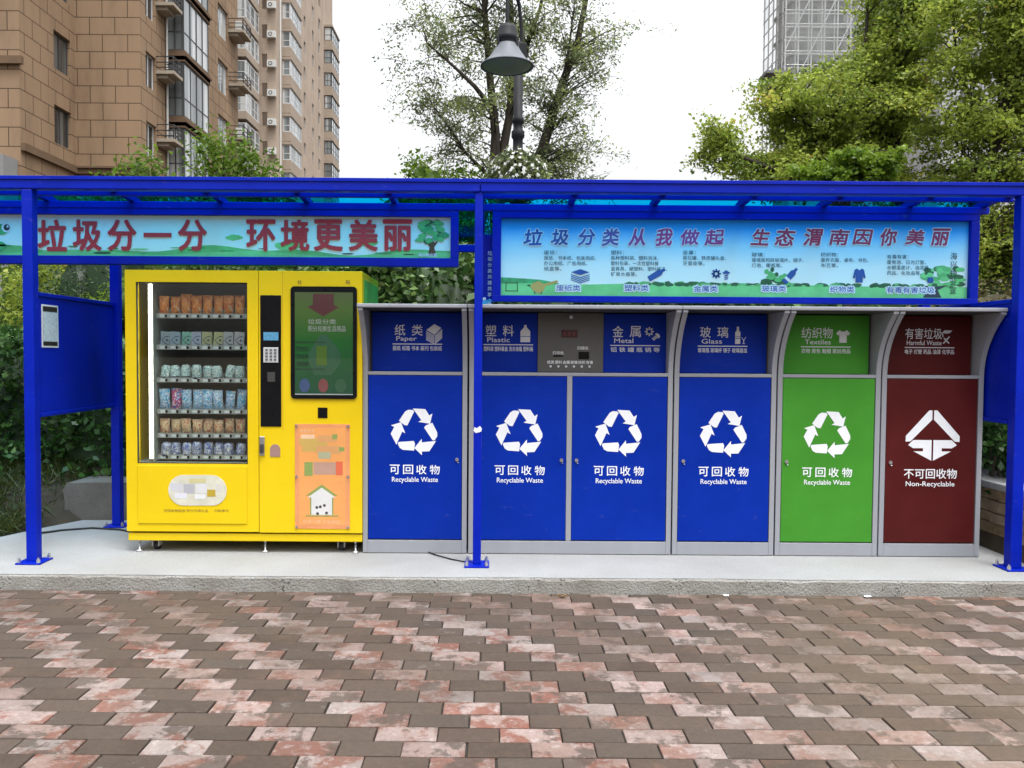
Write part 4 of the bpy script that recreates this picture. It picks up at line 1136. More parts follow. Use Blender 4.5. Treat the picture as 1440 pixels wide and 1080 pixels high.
def cabinet(name, label, x0, x1, flaps, doors, control=None):
    t = thing(name, label, 'recycling bin', ((x0 + x1) / 2, BY, PT), 'waste cabinets standing in a row under the roof')
    DB = BY + .66
    # carcass
    c = MB()
    c.box(x0 + .036, x1 - .036, BY + .107, DB, ZB, ZT - .04)
    c.build('carcass', [M['darkgrey']], t)
    # cheeks whose front edge sweeps forward into the hood
    prof = [(DB, ZB), (BY, ZB), (BY, ZR + .01)]
    for i in range(1, 11):
        a = i / 10.0
        prof.append((BY - .225 * a ** 2.0, ZR + .01 + (ZT - .05 - ZR - .01) * (a ** .92)))
    prof += [(BY - .236, ZT - .048), (BY - .236, ZT - .028), (DB, ZT - .028)]
    for a, b in ((x0, x0 + .034), (x1 - .034, x1)):
        MB().prism(prof, a, b, 'x').build('cheek', [M['grey']], t, .004)
    MB().box(x0 - .006, x1 + .006, BY - .245, DB + .01, ZT - .027, ZT).build('hood', [M['grey']], t, .006)
    MB().box(x0 + .0345, x1 - .0345, BY - .21, DB - .02, ZT - .034, ZT - .0275).build('hood_shade_sheet', [M['darkgrey']], t)  # dark sheet added under the hood to deepen shade over the flaps
    MB().box(x0 + .0345, x1 - .0345, BY + .0, BY + .085, ZB, .197).build('plinth', [M['grey']], t, .003)
    MB().box(x0 + .0345, x1 - .0345, BY + .001, BY + .105, ZR, ZR + .024).build('rail', [M['grey']], t, .003)
    MB().box(x0 + .0345, x1 - .0345, BY + .03, BY + .105, .198, ZR - .001).build('door_frame', [M['gap']], t)
    for f in flaps: flap(t, *f)
    for d in doors: door(t, *d)
    if len(doors) == 2:
        MB().box(doors[0][1] + .002, doors[1][0] - .002, BY + .001, BY + .03, .198, ZR - .001).build('mullion', [M['grey']], t, .003)
    if control:
        a, b = control
        y = BY + .072
        p = MB().box(a, b, y, y + .03, 1.432, 1.866).build('control_panel', [mat('panel_graphite', (.085, .083, .08), .45, var=.08)], t, .004)
        cx = (a + b) / 2
        dsp = MB().box(cx - .068, cx + .052, y - .004, y - .0004, 1.685, 1.742).build('readout', [mat('readout_red', (.05, .006, .008), .3)], p, .002)
        s = MB()
        for i in range(3): s.box(cx - .055 + i * .035, cx - .035 + i * .035, y - .0052, y - .0042, 1.70, 1.728)
        s.build('digits', [mat('digit_red', (.12, .012, .016), .4)], dsp)
        MB().tube([(cx + .002, y - .0004, 1.835), (cx + .002, y - .012, 1.835)], .013, 14).build('sensor', [M['softwhite']], p)
        MB().box(cx + .06, cx + .135, y - .010, y - .0004, 1.530, 1.582).build('scanner', [M['black']], p, .003)
        MB().box(cx - .125, cx - .055, y - .005, y - .0004, 1.545, 1.556).build('card_slot', [M['black']], p, .001)
        mb = MB(); yy = y - .0012
        mb.text('打印处', cx - .09, 1.573, .024, yy, 0, off=.01, w=.082); mb.text('扫描处', cx + .09, 1.61, .024, yy, 0, off=.01, w=.082)
        for i, s_ in enumerate(('纸类', '塑料', '金属', '玻璃', '纺织', '有害')):
            mb.text(s_, cx - .145 + i * .057, 1.505, .024, yy, 0, off=.012, w=.050)
        mb.build('lettering', [M['white']], p)
        for i in range(6):
            x = cx - .145 + i * .057
            MB().tube([(x, y - .0004, 1.474), (x, y - .007, 1.474)], .0085, 12).build('button', [M['softwhite']], p)
    return t

B_, G_, R_ = M['binblue'], M['bingreen'], M['binred']
cabinet('recycling_bin', 'blue waste cabinet for paper, standing next to the yellow vending machine', -.946, -.190,
        [(-.890, -.224, B_, '纸类', 'Paper', '报纸 纸箱 书本 画刊 包装纸', ic_paper, 0, -.005)], [(-.908, -.228, B_, 1)])
cabinet('recycling_bin', 'double-width blue waste cabinet for plastic and metal with a grey control panel', -.176, 1.301,
        [(-.135, .318, B_, '塑料', 'Plastic', '塑料袋 塑料餐盒 洗衣液瓶 塑料桶', ic_bottle, 0, .015), (.808, 1.262, B_, '金属', 'Metal', '铝 铁 罐 瓶 锅 等', ic_metal, 0, .004)],
        [(-.138, .532, B_, 1), (.574, 1.262, B_, -1)], (.322, .804))
cabinet('recycling_bin', 'single blue waste cabinet for glass between the double cabinet and the green one', 1.313, 2.052,
        [(1.352, 2.000, B_, '玻璃', 'Glass', '玻璃瓶 玻璃杯 镜子 玻璃器皿', ic_glass, 0, .005)], [(1.351, 2.013, B_, -1)])
cabinet('recycling_bin', 'green waste cabinet for textiles beside the maroon cabinet', 2.064, 2.809,
        [(2.104, 2.752, G_, '纺织物', 'Textiles', '衣物 背包 鞋帽 家纺用品', ic_shirt, .228, .012)], [(2.103, 2.770, G_, -1)])
cabinet('recycling_bin', 'maroon cabinet for harmful waste at the end of the row by the stone wall', 2.820, 3.556,
        [(2.860, 3.504, R_, '有害垃圾', 'Harmful Waste', '电子 灯管 药品 油漆 化学品', ic_hazard, .27, .02)], [(2.859, 3.516, R_, -1, True)])

# ---------------------------------------------------------------- small things on the ground
def cable(name, label, pts, r):
    o = MB().tube(pts, r, 8).build(name, [M['rubber']]); tag(o, label, 'cable')
cable('cable', 'black cable trailing across the slab behind the yellow machine towards the hedge', [(-3.62, 6.30, PT + .012), (-3.50, 6.44, PT + .008), (-3.30, 6.53, PT + .008), (-3.05, 6.48, PT + .008), (-2.85, 6.36, PT + .008), (-2.6, 6.3, PT + .008)], .008)
cable('cable', 'short dark cable from the middle post foot to under the blue cabinets', [(-.47, 5.80, PT + .010), (-.42, 5.74, PT + .007), (-.30, 5.62, PT + .006), (-.22, 5.56, PT + .006), (-.155, 5.52, PT + .006)], .005)
def leaf_litter():
    lm = mat('yellow_leaf', (.62, .30, .03), .55, var=.2, scale=40)
    q = at(790, 839, 5.09)
    v = []
    for i in range(9):
        a = i / 8 * math.pi
        v.append((-.03 + .06 * i / 8, .022 * math.sin(a), .004 + .012 * abs(i / 8 - .5)))
    v2 = [(x, -y, z + .012 * (y > 0.004)) for x, y, z in v]
    k = 0.85
    mb = MB().add([(q.x + x * k, 5.07 + y * k, .004 + z) for x, y, z in v + v2], [(i, i + 1, i + 10, i + 9) for i in range(8)], 0, True)
    o = mb.build('fallen_leaf', [lm]); s = o.modifiers.new('thickness', 'SOLIDIFY'); s.thickness = .0012
    tag(o, 'curled yellow leaf lying on the pavers at the foot of the kerb', 'leaf')
leaf_litter()
def scrap(x, y, s, label, seed):
    rng = random.Random(seed)
    v = [(x + s * math.cos(a) * rng.uniform(.7, 1.1), y + s * .7 * math.sin(a) * rng.uniform(.7, 1.1), rng.uniform(.003, .010)) for a in np.linspace(0, 2 * math.pi, 10)[:-1]]
    v.append((x, y, .011))
    o = MB().add(v, [(i, (i + 1) % 9, 9) for i in range(9)]).build('paper_scrap', [M['white']])
    tag(o, label, 'litter')
scrap(1.52, 5.135, .024, 'crumpled white paper scrap at the kerb in front of the blue glass cabinet', 1)
scrap(2.44, 5.135, .028, 'crumpled white paper scrap at the kerb in front of the green cabinet', 2)
# ---------------------------------------------------------------- planters, walls, plants
def planter_walls():
    o = MB()
    rng = random.Random(8)
    prof = [(-3.735, PT - .1), (-3.72, .24), (-3.735, .36), (-3.70, .418), (-3.3, .425), (-1.2, .42), (-1.2, PT - .1)]
    o.prism(prof, 6.90, 7.30, 'y')
    w_ = o.build('planter_wall', [M['cast']], None, .005, 1)
    tag(w_, 'low rough concrete planter wall behind the yellow machine', 'wall')
    # stone wall running back beside the maroon cabinet, split-face blocks under a pale coping
    t = thing('stone_wall', 'low split-stone planter wall with pale coping past the maroon cabinet', 'wall', (3.98, 6.2, .02))
    st = MB(); cols = []
    z = .02
    rows = [.09, .075, .10, .08, .095, .10]
    for k, h in enumerate(rows):
        y = 4.9 - rng.uniform(0, .2)
        while y < 7.6:
            L = rng.uniform(.16, .42)
            d = rng.uniform(-.018, .018)
            st.box(3.86 + d, 4.16, y + .003, y + L - .003, z + .003, z + h - .003); cols.append(0)
            y += L
        z += h
    sm, n, l, b = nodes('split_sandstone')
    ge = N(n, 'ShaderNodeNewGeometry')
    r = ramp(n, [(0, (.30, .21, .12)), (.35, (.44, .31, .18)), (.7, (.36, .28, .19)), (1, (.48, .37, .23))])
    l.new(ge.outputs['Random Per Island'], r.inputs[0])
    nz = N(n, 'ShaderNodeTexNoise', Scale=14.0, Detail=8.0, Roughness=.7); l.new(ge.outputs['Position'], nz.inputs['Vector'])
    rr = ramp(n, [(.3, .55), (.7, 1.15)]); l.new(nz.outputs[0], rr.inputs[0])
    mx = N(n, 'ShaderNodeMix', data_type='RGBA', blend_type='MULTIPLY'); mx.inputs['Factor'].default_value = 1
    l.new(r.outputs[0], mx.inputs['A']); l.new(rr.outputs[0], mx.inputs['B']); l.new(mx.outputs['Result'], b.inputs['Base Color'])
    b.inputs['Roughness'].default_value = .9
    bp = N(n, 'ShaderNodeBump', Strength=1.0, Distance=.03); l.new(nz.outputs[0], bp.inputs['Height']); l.new(bp.outputs[0], b.inputs['Normal'])
    st.build('stonework', [sm], t, .008)
    MB().box(3.90, 4.14, 4.9, 7.6, .0, z - .01).build('mortar_core', [M['cast']], t)
    cp = MB(); y = 4.85
    while y < 7.6:
        cp.box(3.80, 4.22, y + .003, y + .597, z, z + .055); y += .6
    cp.build('coping', [M['slab']], t, .008)
planter_walls()

LEAF = {}
LEAF['hedge'] = mat_leaf('hedge_leaf', [(0, (.012, .035, .010)), (.5, (.030, .085, .018)), (.85, (.065, .15, .030)), (1, (.11, .20, .05))], .25)
LEAF['gloss'] = mat_leaf('ivy_leaf', [(0, (.024, .058, .014)), (.5, (.062, .13, .030)), (.8, (.14, .22, .06)), (1, (.27, .32, .15))], .25, .30)
LEAF['yellow'] = mat_leaf('yellow_green_leaf', [(0, (.11, .17, .030)), (.4, (.25, .33, .050)), (.75, (.37, .44, .075)), (.95, (.48, .49, .09)), (1, (.50, .36, .09))], .55)
LEAF['fine'] = mat_leaf('grey_green_leaf', [(0, (.085, .11, .060)), (.5, (.20, .245, .115)), (.8, (.29, .35, .11)), (1, (.38, .43, .11))], .6)
LEAF['bright'] = mat_leaf('fresh_leaf', [(0, (.035, .075, .010)), (.5, (.095, .175, .016)), (1, (.20, .30, .03))], .50)
LEAF['dark'] = mat_leaf('conifer_leaf', [(0, (.012, .030, .012)), (.6, (.030, .065, .022)), (1, (.060, .10, .035))], .20)
LEAF['brown'] = mat_leaf('bronze_leaf', [(0, (.04, .035, .016)), (.5, (.10, .085, .035)), (1, (.18, .17, .07))], .3)
LEAF['grass'] = mat_leaf('grass_blade', [(0, (.030, .050, .012)), (.6, (.065, .085, .018)), (1, (.15, .15, .05))], .35)
M['bark'] = mat('bark', (.060, .050, .042), .95, var=.45, scale=14, bump=.9, bscale=30, spec=.1, streak=True)
M['twig'] = mat('twig_bark', (.075, .062, .045), .9, var=.35, scale=20, bump=.4)

def quads(name, c, size, tint, mats, parent=None, origin=None, ratio=.5, up=0.0, rng=None, core=None):
    """leaf-sized folded blades at the points c"""
    rng = rng or np.random.default_rng(1)
    n = len(c)
    a = rng.normal(size=(n, 3)); a[:, 2] = a[:, 2] * .7 + up
    a /= np.linalg.norm(a, axis=1)[:, None]
    b = rng.normal(size=(n, 3)); b -= a * (a * b).sum(1)[:, None]; b /= np.linalg.norm(b, axis=1)[:, None]
    nn = np.cross(a, b)
    s = (size * rng.uniform(.65, 1.3, n))[:, None] / 2
    v = np.empty((n, 4, 3))
    v[:, 0] = c - a * s; v[:, 2] = c + a * s
    v[:, 1] = c + b * s * ratio - a * s * .1 + nn * s * .18; v[:, 3] = c - b * s * ratio - a * s * .1 + nn * s * .18
    v = v.reshape(-1, 3)
    nf = n
    org = np.array(ORG[parent]) if parent is not None else np.array(origin if origin is not None else (v.min(0) + v.max(0)) / 2 * np.array([1, 1, 0]) + np.array([0, 0, v[:, 2].min()]))
    v = v - org
    lv = np.arange(n * 4, dtype=np.int32)
    tot = np.full(n, 4, np.int32); tt = np.asarray(tint, float)
    if core is not None:                                             # added core in dark leaf tint, blocks light through the foliage
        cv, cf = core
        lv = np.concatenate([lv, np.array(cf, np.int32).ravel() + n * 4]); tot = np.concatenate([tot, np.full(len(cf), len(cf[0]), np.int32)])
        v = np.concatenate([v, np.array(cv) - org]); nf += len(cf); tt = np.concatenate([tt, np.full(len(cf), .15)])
    me = bpy.data.meshes.new(name)
    me.vertices.add(len(v)); me.vertices.foreach_set('co', v.ravel().astype(np.float32))
    me.loops.add(len(lv)); me.loops.foreach_set('vertex_index', lv)
    me.polygons.add(nf)
    me.polygons.foreach_set('loop_start', np.concatenate([[0], np.cumsum(tot)[:-1]]).astype(np.int32))
    me.polygons.foreach_set('loop_total', tot)
    me.update(calc_edges=True)
    at_ = me.attributes.new('tint', 'FLOAT', 'FACE'); at_.data.foreach_set('value', np.clip(tt, 0, 1).astype(np.float32))
    return finish(name, me, mats if isinstance(mats, list) else [mats], parent, tuple(org))

def in_blobs(rng, blobs, n, shell=.55):
    """points in a union of ellipsoids (cx,cy,cz,rx,ry,rz), thinned towards the middle"""
    w_ = np.array([b[3] * b[4] * b[5] for b in blobs]) ** .75; w_ /= w_.sum()
    k = rng.choice(len(blobs), n, p=w_)
    d = rng.normal(size=(n, 3)); d /= np.linalg.norm(d, axis=1)[:, None]
    r = shell + (1 - shell) * rng.random(n) ** .8
    r = np.where(rng.random(n) < .25, rng.random(n) ** .5, r)
    B = np.array(blobs)[k]
    return B[:, :3] + d * r[:, None] * B[:, 3:6]

def clump_leaves(rng, cen, per, spread, tint_sd=.16, base=.5, flat=.7):
    n = len(cen)
    cnt = np.maximum(6, rng.poisson(per, n))
    idx = np.repeat(np.arange(n), cnt)
    sp = spread * rng.uniform(.6, 1.4, n)
    p = cen[idx] + rng.normal(size=(len(idx), 3)) * sp[idx][:, None] * np.array([1, 1, flat])
    ct = rng.normal(base, tint_sd, n)
    return p, ct[idx] + rng.normal(0, .13, len(idx))

def curve_to(p0, p1, rng, k=5, sag=.12):
    p0 = np.array(p0); p1 = np.array(p1); L = np.linalg.norm(p1 - p0)
    off = rng.normal(size=3) * L * sag
    pts = []
    for i in range(k + 1):
        t = i / k
        pts.append(p0 + (p1 - p0) * t + off * math.sin(math.pi * t) + np.array([0, 0, .10 * L * math.sin(math.pi * t)]))
    return pts

def shrub(name, label, cat, blobs, leaf, n, size, group=None, per=26, spread=.10, base=.5, stems=6, seed=0, foot=None, ratio=.55, up=0.0, tint_sd=.16, core=True, shell=.6):
    rng = np.random.default_rng(seed)
    b0 = blobs[0]
    zb = min(b[2] - b[5] for b in blobs) if foot is None else foot
    t = thing(name, label, cat, (b0[0], b0[1], zb), group)
    cen = in_blobs(rng, blobs, max(8, int(n / per)), shell)
    p, tint = clump_leaves(rng, cen, per, spread, tint_sd, base)
    cr = None
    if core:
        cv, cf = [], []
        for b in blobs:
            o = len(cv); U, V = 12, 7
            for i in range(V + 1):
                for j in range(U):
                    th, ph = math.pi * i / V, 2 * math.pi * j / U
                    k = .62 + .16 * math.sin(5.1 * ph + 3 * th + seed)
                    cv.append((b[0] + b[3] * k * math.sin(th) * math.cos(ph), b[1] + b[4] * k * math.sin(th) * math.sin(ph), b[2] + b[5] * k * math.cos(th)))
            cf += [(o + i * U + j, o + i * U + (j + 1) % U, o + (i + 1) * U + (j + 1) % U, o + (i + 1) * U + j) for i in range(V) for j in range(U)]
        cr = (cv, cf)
    quads('foliage', p, size, tint, LEAF[leaf], t, rng=rng, ratio=ratio, up=up, core=cr)
    if stems:
        mb = MB()
        for i in range(stems):
            q = cen[rng.integers(len(cen))]
            s0 = (b0[0] + (q[0] - b0[0]) * .5 + rng.normal(0, .08), b0[1] + rng.normal(0, .06), zb)
            mb.tube(curve_to(s0, q, rng, 4, .06), [.016, .013, .010, .007, .004], 6)
        mb.build('stem', [M['twig']], t)
    return t

def hedge(name, label, x0, x1, y0, y1, z0, z1, leaf, n, size, seed, per=22, base=.5, group='clipped hedges behind the shelter', ratio=.6, rough=.10):
    rng = np.random.default_rng(seed)
    t = thing(name, label, 'hedge', ((x0 + x1) / 2, (y0 + y1) / 2, z0), group)
    k = int(n / per)
    f = rng.random(k)
    c = np.stack([rng.uniform(x0, x1, k), rng.uniform(y0, y1, k), rng.uniform(z0, z1, k)], 1)
    c[:, 1] = np.where(f < .55, y0 + np.abs(rng.normal(0, .05, k)), c[:, 1])
    c[:, 2] = np.where((f > .55) & (f < .9), z1 - np.abs(rng.normal(0, .05, k)), c[:, 2])
    wob = lambda x, z: .10 * np.sin(x * 2.1 + seed) + .07 * np.sin(x * 5.3 + z * 3 + seed) + .05 * np.sin(z * 6.1 + x)
    c[:, 1] += wob(c[:, 0], c[:, 2]) * 1.2; c[:, 2] += (c[:, 2] - z0) / (z1 - z0) * wob(c[:, 0] * 1.3, c[:, 1]) * 1.1
    p, tint = clump_leaves(rng, c, per, rough, .15, base)
    p[:, 2] = np.maximum(p[:, 2], z0 - .05)
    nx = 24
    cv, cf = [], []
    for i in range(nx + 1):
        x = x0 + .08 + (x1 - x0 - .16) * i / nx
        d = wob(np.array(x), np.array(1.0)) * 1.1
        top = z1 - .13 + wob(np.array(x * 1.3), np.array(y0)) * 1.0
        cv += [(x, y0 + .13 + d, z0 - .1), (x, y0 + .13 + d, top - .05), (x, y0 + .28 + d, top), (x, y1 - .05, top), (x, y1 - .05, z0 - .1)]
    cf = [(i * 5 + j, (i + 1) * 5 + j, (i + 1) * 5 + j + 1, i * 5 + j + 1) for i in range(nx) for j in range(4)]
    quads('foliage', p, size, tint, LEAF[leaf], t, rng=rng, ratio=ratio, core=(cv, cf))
    return t

# hedges and shrubs directly behind the shelter
hedge('hedge', 'sunlit-topped leafy hedge on the grass bank beyond the blue end panel', -7.4, -3.05, 7.30, 8.6, .30, 1.62, 'hedge', 15000, .075, 3, base=.60)
hedge('hedge', 'tall glossy ivy hedge rising behind the yellow machine and blue cabinets', -3.0, 3.3, 7.75, 8.7, .35, 2.50, 'gloss', 26000, .095, 4, base=.50, rough=.12)
hedge('hedge', 'dark hedge above the stone wall beyond the last blue post', 3.75, 7.8, 6.75, 7.8, .5, 1.70, 'hedge', 12000, .075, 5, base=.5)
shrub('bush', 'loose dark-leaved bush with bare stems on the stone wall planter', 'bush', [(4.12, 6.35, 1.10, .30, .45, .42), (4.6, 6.2, 1.2, .5, .5, .55), (4.3, 6.1, .85, .3, .4, .25)], 'hedge', 3600, .075, base=.55, stems=10, seed=12, foot=.56, core=False, spread=.13)
shrub('bush', 'brownish clipped bush seen between the tall banner and the end post', 'bush', [(5.5, 9.1, 1.9, .9, .5, .55), (6.6, 9.2, 1.9, .9, .5, .5)], 'brown', 5200, .06, base=.5, seed=13, foot=.45)
shrub('bush', 'rounded pale green bush above the end panel near the yellow machine', 'bush', [(-4.05, 8.9, 2.05, .42, .35, .36), (-4.5, 9.0, 1.9, .4, .35, .3)], 'bright', 3600, .05, base=.72, seed=14, foot=.45, ratio=.3)
shrub('bush', 'dark conifer bush behind the blue end panel', 'bush', [(-4.55, 9.6, 2.0, .55, .5, 1.5), (-5.0, 9.8, 1.8, .5, .5, 1.4)], 'dark', 7000, .06, base=.55, seed=15, foot=.45, ratio=.3)
shrub('bush', 'yellow-green loose bush beyond the dark hedge at the first post', 'bush', [(-6.3, 9.8, 2.3, .8, .5, .7), (-5.6, 10.2, 2.7, .5, .5, .5)], 'yellow', 4200, .065, base=.45, seed=16, foot=.45, core=False)
# taller shrubs seen through the roof sheets and just over the fascia
G = 'shrubs standing in the planting behind the hedge'
shrub('shrub', 'dense mid-green shrub behind the long red-lettered banner', 'shrub', [(-4.3, 11.4, 2.3, 1.5, .8, 1.55), (-6.4, 11.6, 2.0, 1.2, .8, 1.5)], 'bright', 11000, .08, G, base=.35, seed=21, foot=.4)
shrub('shrub', 'broad dark shrub behind the yellow machine and under the tower view', 'shrub', [(-2.0, 10.8, 2.0, 1.3, .7, 1.25), (-.6, 10.9, 1.9, 1.0, .7, 1.2)], 'hedge', 9000, .075, G, base=.55, seed=22, foot=.4)
shrub('shrub', 'bright green shrub peeking over the roof near the lamp post', 'shrub', [(-1.05, 12.0, 3.75, .6, .5, .80), (-.45, 12.2, 3.6, .5, .5, .85), (-1.1, 12.1, 2.4, .8, .6, 1.0)], 'bright', 7000, .075, G, base=.60, seed=23, foot=.4)
shrub('shrub', 'olive shrub behind the tall blue banner', 'shrub', [(1.4, 10.9, 2.1, 1.1, .7, 1.15), (3.0, 11.0, 2.2, 1.0, .7, 1.2)], 'yellow', 9000, .07, G, base=.25, seed=24, foot=.4)
shrub('shrub', 'leafy shrub below the yellow-green trees at the end of the roof', 'shrub', [(5.2, 11.2, 2.2, 1.3, .8, 1.6), (7.2, 11.4, 2.2, 1.3, .8, 1.6)], 'bright', 9000, .08, G, base=.42, seed=25, foot=.4)

# slim young trees in front of the brown block, shoots pointing up
def sapling(label, x, y, top, w_, seed, base=.5):
    rng = np.random.default_rng(seed)
    t = thing('young_tree', label, 'tree', (x, y, .45), 'young trees in front of the brown apartment block')
    mb = MB()
    mb.tube([(x, y, .45), (x + .03, y, 1.4), (x - .02, y, 2.6), (x + .02, y, top - .5)], [.05, .045, .035, .015], 8)
    mb.build('trunk', [M['bark']], t)
    lm = MB(); pts = []; tt = []
    ns = 13
    for i in range(ns):
        a = rng.uniform(0, 6.28); r = w_ * rng.uniform(.25, 1.0)
        q = np.array([x + r * math.cos(a), y + r * .6 * math.sin(a), top - .15 - abs(rng.normal(0, .28)) - r * .45])
        p0 = (x, y, 2.0 + rng.uniform(-.5, .9))
        cv = curve_to(p0, q, rng, 6, .05)
        lm.tube(cv, [.018, .014, .012, .010, .008, .006, .003], 5)
        for k in range(2, 7):
            m_ = 42
            pts.append(cv[k] + rng.normal(size=(m_, 3)) * np.array([.11, .11, .12])); tt.append(rng.normal(base + .1 * rng.normal(), .15, m_))
    lm.build('limb', [M['twig']], t)
    quads('crown', np.concatenate(pts), .085, np.concatenate(tt), LEAF['bright'], t, rng=rng, ratio=.5, up=-.35)
sapling('young tree with upright shoots under the narrow balconies of the brown block', -5.30, 12.0, 4.72, .62, 31, .5)
sapling('tallest young tree, in front of the bay windows of the brown block', -4.12, 12.2, 5.12, .62, 32, .55)
sapling('low young tree standing against the corner of the brown block', -6.0, 11.8, 4.25, .6, 33, .45)
sapling('young tree nearest the far tower, spreading to the side', -3.62, 12.6, 4.95, .55, 34, .5)

# ---------------------------------------------------------------- trees
def big_tree(name, label, foot, stems, blobs, leaf, n, size, per, spread, seed, base=.5, ratio=.5, limbs=40, shell=.45, tint_sd=.16, up=-.2, group=None, flat=.7, lr=.03):
    """stems: (points, base radius, tip radius) drawn as tapered trunks; limbs run from the stems to leaf clumps"""
    rng = np.random.default_rng(seed)
    t = thing(name, label, 'tree', foot, group)
    tr = MB(); nodes_ = []
    for pts, r0, r1 in stems:
        k = len(pts)
        tr.tube(pts, [r0 + (r1 - r0) * i / (k - 1) for i in range(k)], 10)
        for i in range(k - 1):
            for s in np.linspace(0, 1, 5): nodes_.append((np.array(pts[i]) * (1 - s) + np.array(pts[i + 1]) * s, r0 + (r1 - r0) * (i + s) / (k - 1)))
    tr.build('trunk', [M['bark']], t)
    NP = np.array([q[0] for q in nodes_])
    ends = in_blobs(rng, blobs, limbs, shell)
    lm = MB(); P_ = []; T_ = []
    each = n / limbs
    for c in ends:                                   # every limb carries sprays of leaves along its outer length
        d = np.linalg.norm(NP - c, axis=1) + 1.2 * np.maximum(0, NP[:, 2] - c[2] + .25)
        j = int(np.argmin(d)); r = min(lr, nodes_[j][1] * .5)
        cv = curve_to(NP[j], c, rng, 6, .10)
        lm.tube(cv, [r, r * .82, r * .66, r * .5, r * .36, r * .22, r * .10], 5)
        L = np.linalg.norm(np.array(cv[0]) - cv[-1])
        tw = max(2, int(5 * L)); base_t = rng.normal(base, tint_sd)
        for k in range(tw):
            tt = rng.uniform(.30, 1.0) ** .7 * 5.999
            a = cv[int(tt)] + (cv[int(tt) + 1] - cv[int(tt)]) * (tt % 1)
            out = rng.normal(size=3) * np.array([1, 1, .55]); out /= np.linalg.norm(out)
            ln = spread * rng.uniform(1.0, 3.4)
            b_ = a + out * ln + np.array([0, 0, -.25 * ln])
            if lr > .02 or k % 3 == 0: lm.tube([a, (a + b_) / 2 + np.array([0, 0, .03]), b_], [.005, .004, .002], 4)
            m_ = max(4, int(rng.poisson(each / tw)))
            u = rng.random(m_)[:, None]
            P_.append(a + (b_ - a) * u + rng.normal(size=(m_, 3)) * spread * .42 * np.array([1, 1, flat]))
            T_.append(rng.normal(base_t + rng.normal(0, .08), .12, m_))
    lm.build('limb', [M['bark']], t)
    quads('crown', np.concatenate(P_), size, np.concatenate(T_), LEAF[leaf], t, rng=rng, ratio=ratio, up=up)
    return t

def A(px, py, Y): return tuple(at(px, py, Y))
def ell(px, py, Y, rx, rz, ry): 
    q = at(px, py, Y); k = Y / FPX
    return (q.x, q.y, q.z, rx * k, ry, rz * k)
TY = 12.5
ft = A(712, 640, TY)
ft = (ft[0], TY, .4)
big_tree('willow_tree', 'tall thin-leaved tree with several stems behind the street lamp', ft,
    [([ft, A(694, 262, TY), A(697, 190, TY), A(689, 110, TY - .1), A(682, 20, TY - .2), A(676, -90, TY - .2)], .10, .028),
     ([ft, A(702, 240, TY + .1), A(716, 165, TY + .1), A(722, 95, TY), A(718, 0, TY), A(722, -100, TY)], .09, .024),
     ([ft, A(735, 260, TY + .2), A(762, 212, TY + .2), A(790, 120, TY + .3), A(812, 60, TY + .3), A(826, -10, TY + .3), A(836, -90, TY + .3)], .11, .022),
     ([A(722, 150, TY + .1), A(742, 60, TY + .3), A(760, 10, TY + .4), A(775, -80, TY + .4)], .055, .014),
     ([A(694, 155, TY), A(668, 122, TY - .2), A(640, 95, TY - .3), A(600, 60, TY - .4)], .045, .012),
     ([A(690, 250, TY), A(655, 215, TY - .2), A(632, 180, TY - .3), A(610, 150, TY - .3)], .032, .009),
     ([A(790, 120, TY + .3), A(800, 70, TY + .1), A(806, 20, TY)], .03, .01)],
    [ell(610, 40, TY, 85, 80, 1.0), ell(590, 130, TY, 55, 60, .9), ell(690, 30, TY, 75, 80, 1.1), ell(780, 40, TY, 85, 75, 1.1), ell(850, 70, TY, 50, 65, .8),
     ell(660, 150, TY, 70, 60, .9), ell(800, 165, TY, 65, 55, .9), ell(820, 215, TY, 55, 45, .9), ell(640, 205, TY, 70, 40, .8), ell(700, -60, TY, 160, 70, 1.2), ell(745, 120, TY, 60, 60, 1.0), ell(590, 245, TY, 60, 25, .7), ell(800, 250, TY, 75, 26, .8), ell(860, 235, TY, 30, 22, .5)],
    'fine', 33000, .060, 60, .17, 41, base=.47, ratio=.38, limbs=280, shell=.1, lr=.018, tint_sd=.2)
RY_ = 12.5
fr1 = (A(1290, 540, RY_)[0], RY_, .4)
big_tree('ginkgo_tree', 'large dense yellow-green tree rising over the tall blue banner', fr1,
    [([fr1, A(1262, 250, RY_), A(1252, 160, RY_), A(1262, 60, RY_), A(1270, -60, RY_)], .15, .04),
     ([A(1262, 250, RY_), A(1225, 170, RY_), A(1215, 90, RY_), A(1220, 20, RY_)], .08, .02),
     ([A(1258, 210, RY_), A(1160, 190, RY_ - .3), A(1100, 150, RY_ - .3), A(1075, 110, RY_ - .3)], .07, .012),
     ([A(1268, 280, RY_), A(1120, 250, RY_ - .5), A(1040, 220, RY_ - .6), A(1000, 180, RY_ - .6)], .06, .01)],
    [ell(1262, 60, RY_, 62, 90, 1.2), ell(1172, 140, RY_, 70, 60, 1.2), ell(1250, 150, RY_, 90, 75, 1.3), ell(1110, 150, RY_, 48, 60, .9), ell(1120, 215, RY_, 70, 45, 1.1),
     ell(1200, 230, RY_, 90, 50, 1.2), ell(1290, 0, RY_, 90, 60, 1.2), ell(1020, 215, RY_ - .5, 42, 32, .6), ell(1005, 190, RY_ - .5, 26, 26, .5), ell(1075, 240, RY_ - .3, 55, 28, .8), ell(1090, 120, RY_, 25, 30, .6)],
    'yellow', 62000, .064, 95, .20, 42, base=.48, ratio=.62, limbs=290, shell=.25)
fr2 = (A(1372, 540, 11.0)[0], 11.0, .4)
